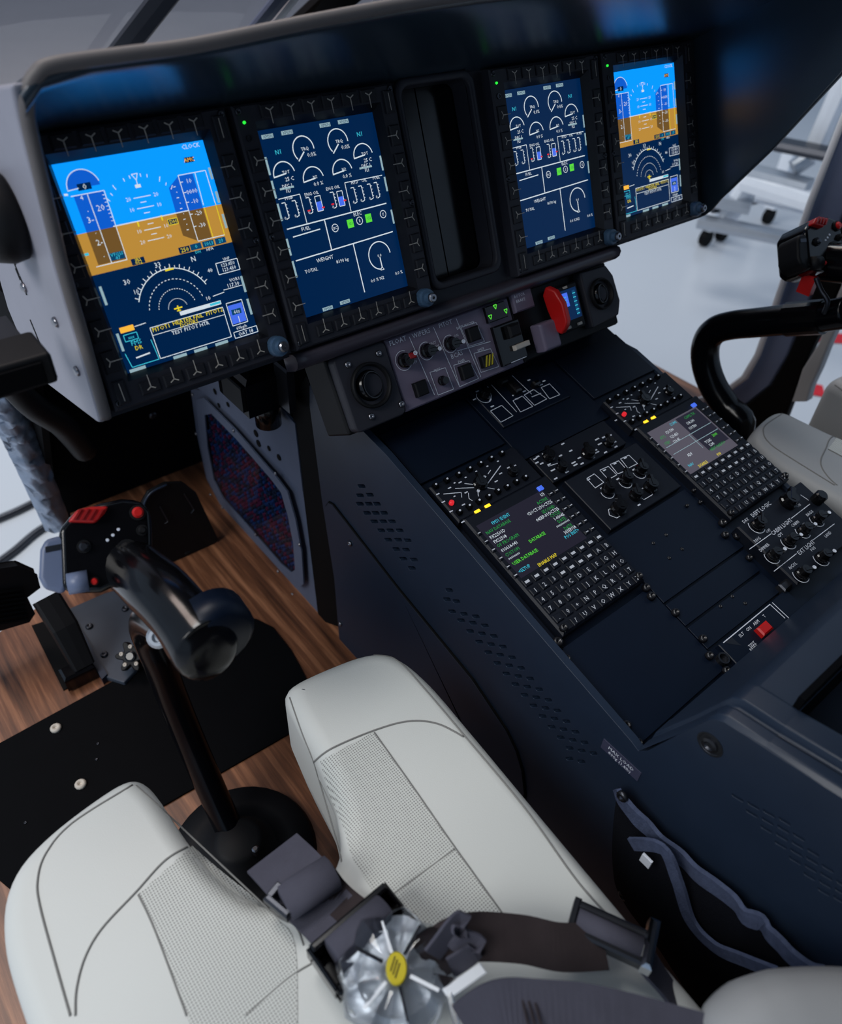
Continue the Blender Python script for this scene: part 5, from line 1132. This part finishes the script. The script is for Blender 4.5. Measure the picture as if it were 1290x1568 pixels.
for i in range(5): a_ = i * 2 * PI / 5 + .4; screw(sk, Fs @ Vector((.016 * math.cos(a_), .016 * math.sin(a_), .008)), .0036, 'mark', Matrix.Translation(Fs @ Vector((.016 * math.cos(a_), .016 * math.sin(a_), .008))) @ Fs.to_3x3().to_4x4())
# pedal slot and pedals
pr_ = thing('rudder_pedal', 'black ribbed foot pedal with a pivot arm in a floor slot beside the walnut floor', 'pedal', Matrix.Identity(4), 'foot pedals')
part(pr_, 'slot', MB().prism([px_z(u, v, .002).to_2d() for u, v in ((48, 958), (88, 945), (152, 1030), (97, 1057))], .0, .0025), 'rubber')
part(pr_, 'arm', MB().sweep([px_z(70, 915, .13), px_z(98, 960, .09), px_z(128, 1020, .03)], [.022, .022, .018], 12, flat=(1, .7), power=5), 'black')
part(pr_, 'arm_pivot', MB().box(px_z(120, 1030, .02), (.05, .03, .03), .004), 'black_gloss')
pl_ = [px_y(u, v, .30) for u, v in ((-60, 860), (0, 872), (28, 868), (55, 880), (60, 900), (40, 915), (52, 940), (44, 952), (0, 965), (-60, 980))]
part(pr_, 'foot_plate', MB().add(pl_ + [p + Vector((0, .02, -.004)) for p in pl_], [tuple(range(10)), tuple(range(19, 9, -1))] + [(i, (i + 1) % 10, (i + 1) % 10 + 10, i + 10) for i in range(10)]), 'black', bevel=.002)
for i in range(8):
    a, b = px_y(-60, 915 + i * 7, .296), px_y(36 + i * 1.0, 902 + i * 6.5, .296); part(pr_, 'rib', MB().sweep([a, b], .0025, 6), 'black_matte')
p2 = thing('rudder_pedal', 'black smooth foot pedal plate with cut-outs standing in the dark footwell', 'pedal', Matrix.Identity(4), 'foot pedals')
po = [px_y(u, v, .36) for u, v in ((217, 800), (219, 775), (230, 755), (255, 742), (280, 741), (298, 755), (332, 826), (322, 836), (245, 866), (226, 850))]; k = len(po)
part(p2, 'foot_plate', MB().add(po + [p + Vector((0.0, .012, -.004)) for p in po], [tuple(range(k)), tuple(range(2 * k - 1, k - 1, -1))] + [(i, (i + 1) % k, (i + 1) % k + k, i + k) for i in range(k)]), 'black', bevel=.003)
part(p2, 'rim', MB().sweep(spline([px_y(u, v, .357) for u, v in ((224, 835), (218, 800), (220, 775), (231, 755), (256, 742))], 5), .0022, 8), 'ped', smooth=True)
for pts in (((245, 775), (257, 798), (252, 802)), ((282, 756), (297, 780), (293, 786))): part(p2, 'cut_out_edge', MB().sweep([px_y(u, v, .356) for u, v in pts], .0013, 6), 'dark_steel')
a = px_y(285, 845, .37); part(p2, 'arm', MB().sweep([a, Vector((a.x, a.y + .03, .06)), Vector((a.x, a.y + .03, .0))], .014, 10), 'black')
bw = [px_y(u, v, .628) for u, v in ((126, 672), (231, 633), (120, 790))]
for p in bw: part(fw, 'screw', MB(Matrix.Translation(p - Vector((0, .008, 0))) @ Matrix.Rotation(PI / 2, 4, 'X')).lathe([(.008, 0), (.008, .003), (.005, .005)], 12), 'dark_steel')
# kinked cable bundle behind the shroud
cb = MB().sweep(spline([px_y(10, 575, .40), px_y(50, 620, .42), px_y(95, 650, .46), px_y(130, 690, .52)], 6), .022, 12)
tag(part(None, 'cable_duct', cb, 'black', smooth=True), 'black flexible duct curving behind the grey shroud into the footwell', 'duct')
# electrical box beside the pedestal
eb = thing('breaker_box', 'grey avionics box with clear cover over red and blue breakers beside the dark footwell', 'electrical box')
def zq(x, y, X=-.206): return yz(280 + x * .306, 520 + y * .306, X)
bp_ = [zq(x, y, -.20) for x, y in ((30, 250), (110, 262), (260, 400), (470, 620), (560, 700), (640, 740), (690, 1430), (660, 1420), (520, 1235), (200, 870), (110, 700), (60, 470))]
part(eb, 'back_plate', MB().prism(bp_, .004, .03, XF(-.20)), 'box_grey')
up_ = [zq(x, y, -.20) for x, y in ((60, 230), (200, 200), (420, 260), (560, 420), (600, 760), (500, 660), (260, 400))]
part(eb, 'bracket_plate', MB().prism(up_, .000, .004, XF(-.20)), 'box_grey')
for x, y, r in ((160, 260, .006), (180, 330, .005), (225, 325, .005), (365, 470, .007), (378, 520, .007), (430, 545, .005), (480, 590, .006)): a, b = zq(x, y, -.2015); part(eb, 'hole', MB(XF(-.2012)).lathe([(r, -.0006), (r, .0)], 10, Matrix.Translation((a, b, 0))), 'rubber')
cv = [zq(x, y) for x, y in ((70, 300), (110, 290), (260, 440), (470, 680), (530, 760), (570, 900), (600, 1060), (610, 1220), (585, 1235), (520, 1180), (330, 960), (180, 790), (130, 690), (90, 500))]
import functools
def inside(p, poly):
    r = False; n = len(poly)
    for i in range(n):
        (x1, y1), (x2, y2) = poly[i], poly[i - 1]
        if (y1 > p[1]) != (y2 > p[1]) and p[0] < (x2 - x1) * (p[1] - y1) / (y2 - y1) + x1: r = not r
    return r
cen = (sum(p[0] for p in cv) / len(cv), sum(p[1] for p in cv) / len(cv)); cvi = [(cen[0] + (p[0] - cen[0]) * .84, cen[1] + (p[1] - cen[1]) * .84) for p in cv]
br = {'cb_red': MB(), 'cb_blue': MB(), 'box_grey': MB()}
xs_ = [p[0] for p in cv]; ys_ = [p[1] for p in cv]; y = min(ys_)
while y < max(ys_):
    x = min(xs_)
    while x < max(xs_):
        if inside((x, y), cvi):
            k = random.choices(('cb_red', 'cb_blue', 'box_grey'), (.30, .33, .37))[0]; br[k].box((-.1995 - random.uniform(0, .003), x + random.uniform(-.001, .001), y + random.uniform(-.001, .001)), (.006, .0055, .0055), 0)
        x += .0105
    y += .0105
for k, m in br.items(): part(eb, 'breaker_rows', m, k, stuff=True)
part(eb, 'clear_cover', MB().prism(cv, .0, .002, XF(-.2075)), 'clear_cover')
part(eb, 'cover_frame', holes(cv, [cvi], .0, .003), 'box_grey', M=XF(-.2085))
for x, y in ((50, 275), (68, 470), (255, 455), (465, 670), (140, 775), (200, 840), (585, 1025), (478, 1160), (365, 975), (550, 1275), (595, 1330), (165, 980)): a, b = zq(x, y, -.209); q = Vector((-.2088, a, b)); screw(eb, q, .0035, 'steel', Matrix.Translation(q) @ Matrix.Rotation(-PI / 2, 4, 'Y'))
# black control unit tucked under the panel
ub = thing('trim_actuator', 'black actuator unit with metal bracket hanging under the instrument panel', 'actuator')
q = px_x(388, 582, -.235)
part(ub, 'housing', MB(Matrix.Translation(q)).box((0, 0, 0), (.07, .09, .06), .006), 'black_gloss'); part(ub, 'cover', MB(Matrix.Translation(q)).box((-.038, -.01, .0), (.006, .06, .04), .002), 'black')
q2 = px_x(410, 632, -.225); part(ub, 'cylinder', MB(Matrix.Translation(q2)).lathe([(.020, -.02), (.020, .02), (.015, .024)], 18), 'black_gloss', smooth=True)
q3 = px_x(437, 592, -.215); part(ub, 'bracket', MB(Matrix.Translation(q3)).box((0, 0, 0), (.012, .035, .07), .003), 'dark_steel'); part(ub, 'hanger', MB().sweep([q + Vector((0, 0, .02)), q + Vector((.0, .03, .14))], .012, 10), 'black')
# ================================================================== NET POCKET
npk = thing('net_pocket', 'black net pocket with frayed blue-grey edge straps on the pedestal side', 'pocket')
top = [px_x(u, v, -.215) for u, v in ((948, 1205), (1000, 1265), (1075, 1335), (1150, 1395), (1200, 1440), (1262, 1490))]
bot = [px_x(u, v, -.215) for u, v in ((945, 1362), (965, 1395), (1000, 1440), (1040, 1500), (1080, 1560), (1130, 1610))]
G = []
for i, (a, b) in enumerate(zip(spline(top, 4), spline(bot, 4))):
    G.append([a.lerp(b, j / 10) + Vector((-.022 * math.sin(PI * j / 10) ** .7 * math.sin(PI * min(1, .15 + i / 20)), 0, 0)) for j in range(11)])
part(npk, 'net', MB().grid(G), 'net', smooth=True)
ribbon([p + Vector((-.004 + random.uniform(-.004, .002), random.uniform(-.002, .002), random.uniform(-.002, .002))) for p in spline(top, 3)], Vector((0, .6, 1)), .020, .005, m='strap', parent=npk, name='edge_strap', n=4)
ribbon([px_x(u, v, -.240) for u, v in ((968, 1292), (1015, 1300), (1038, 1350), (1058, 1410), (1095, 1450), (1140, 1470), (1195, 1492))], [Vector((0, .3, 1)), Vector((0, .3, 1))], .014, .004, m='strap', parent=npk, name='inner_strap')
part(npk, 'pocket_tab', MB(XF(-.242)).box((*yz(990, 1318, -.242), 0), (.012, .014, .003)), 'print')
for u, v in ((955, 1218), (957, 1370)): q = px_x(u, v, -.222); screw(npk, q, .007, 'dark_steel', Matrix.Translation(q) @ Matrix.Rotation(-PI / 2, 4, 'Y'))
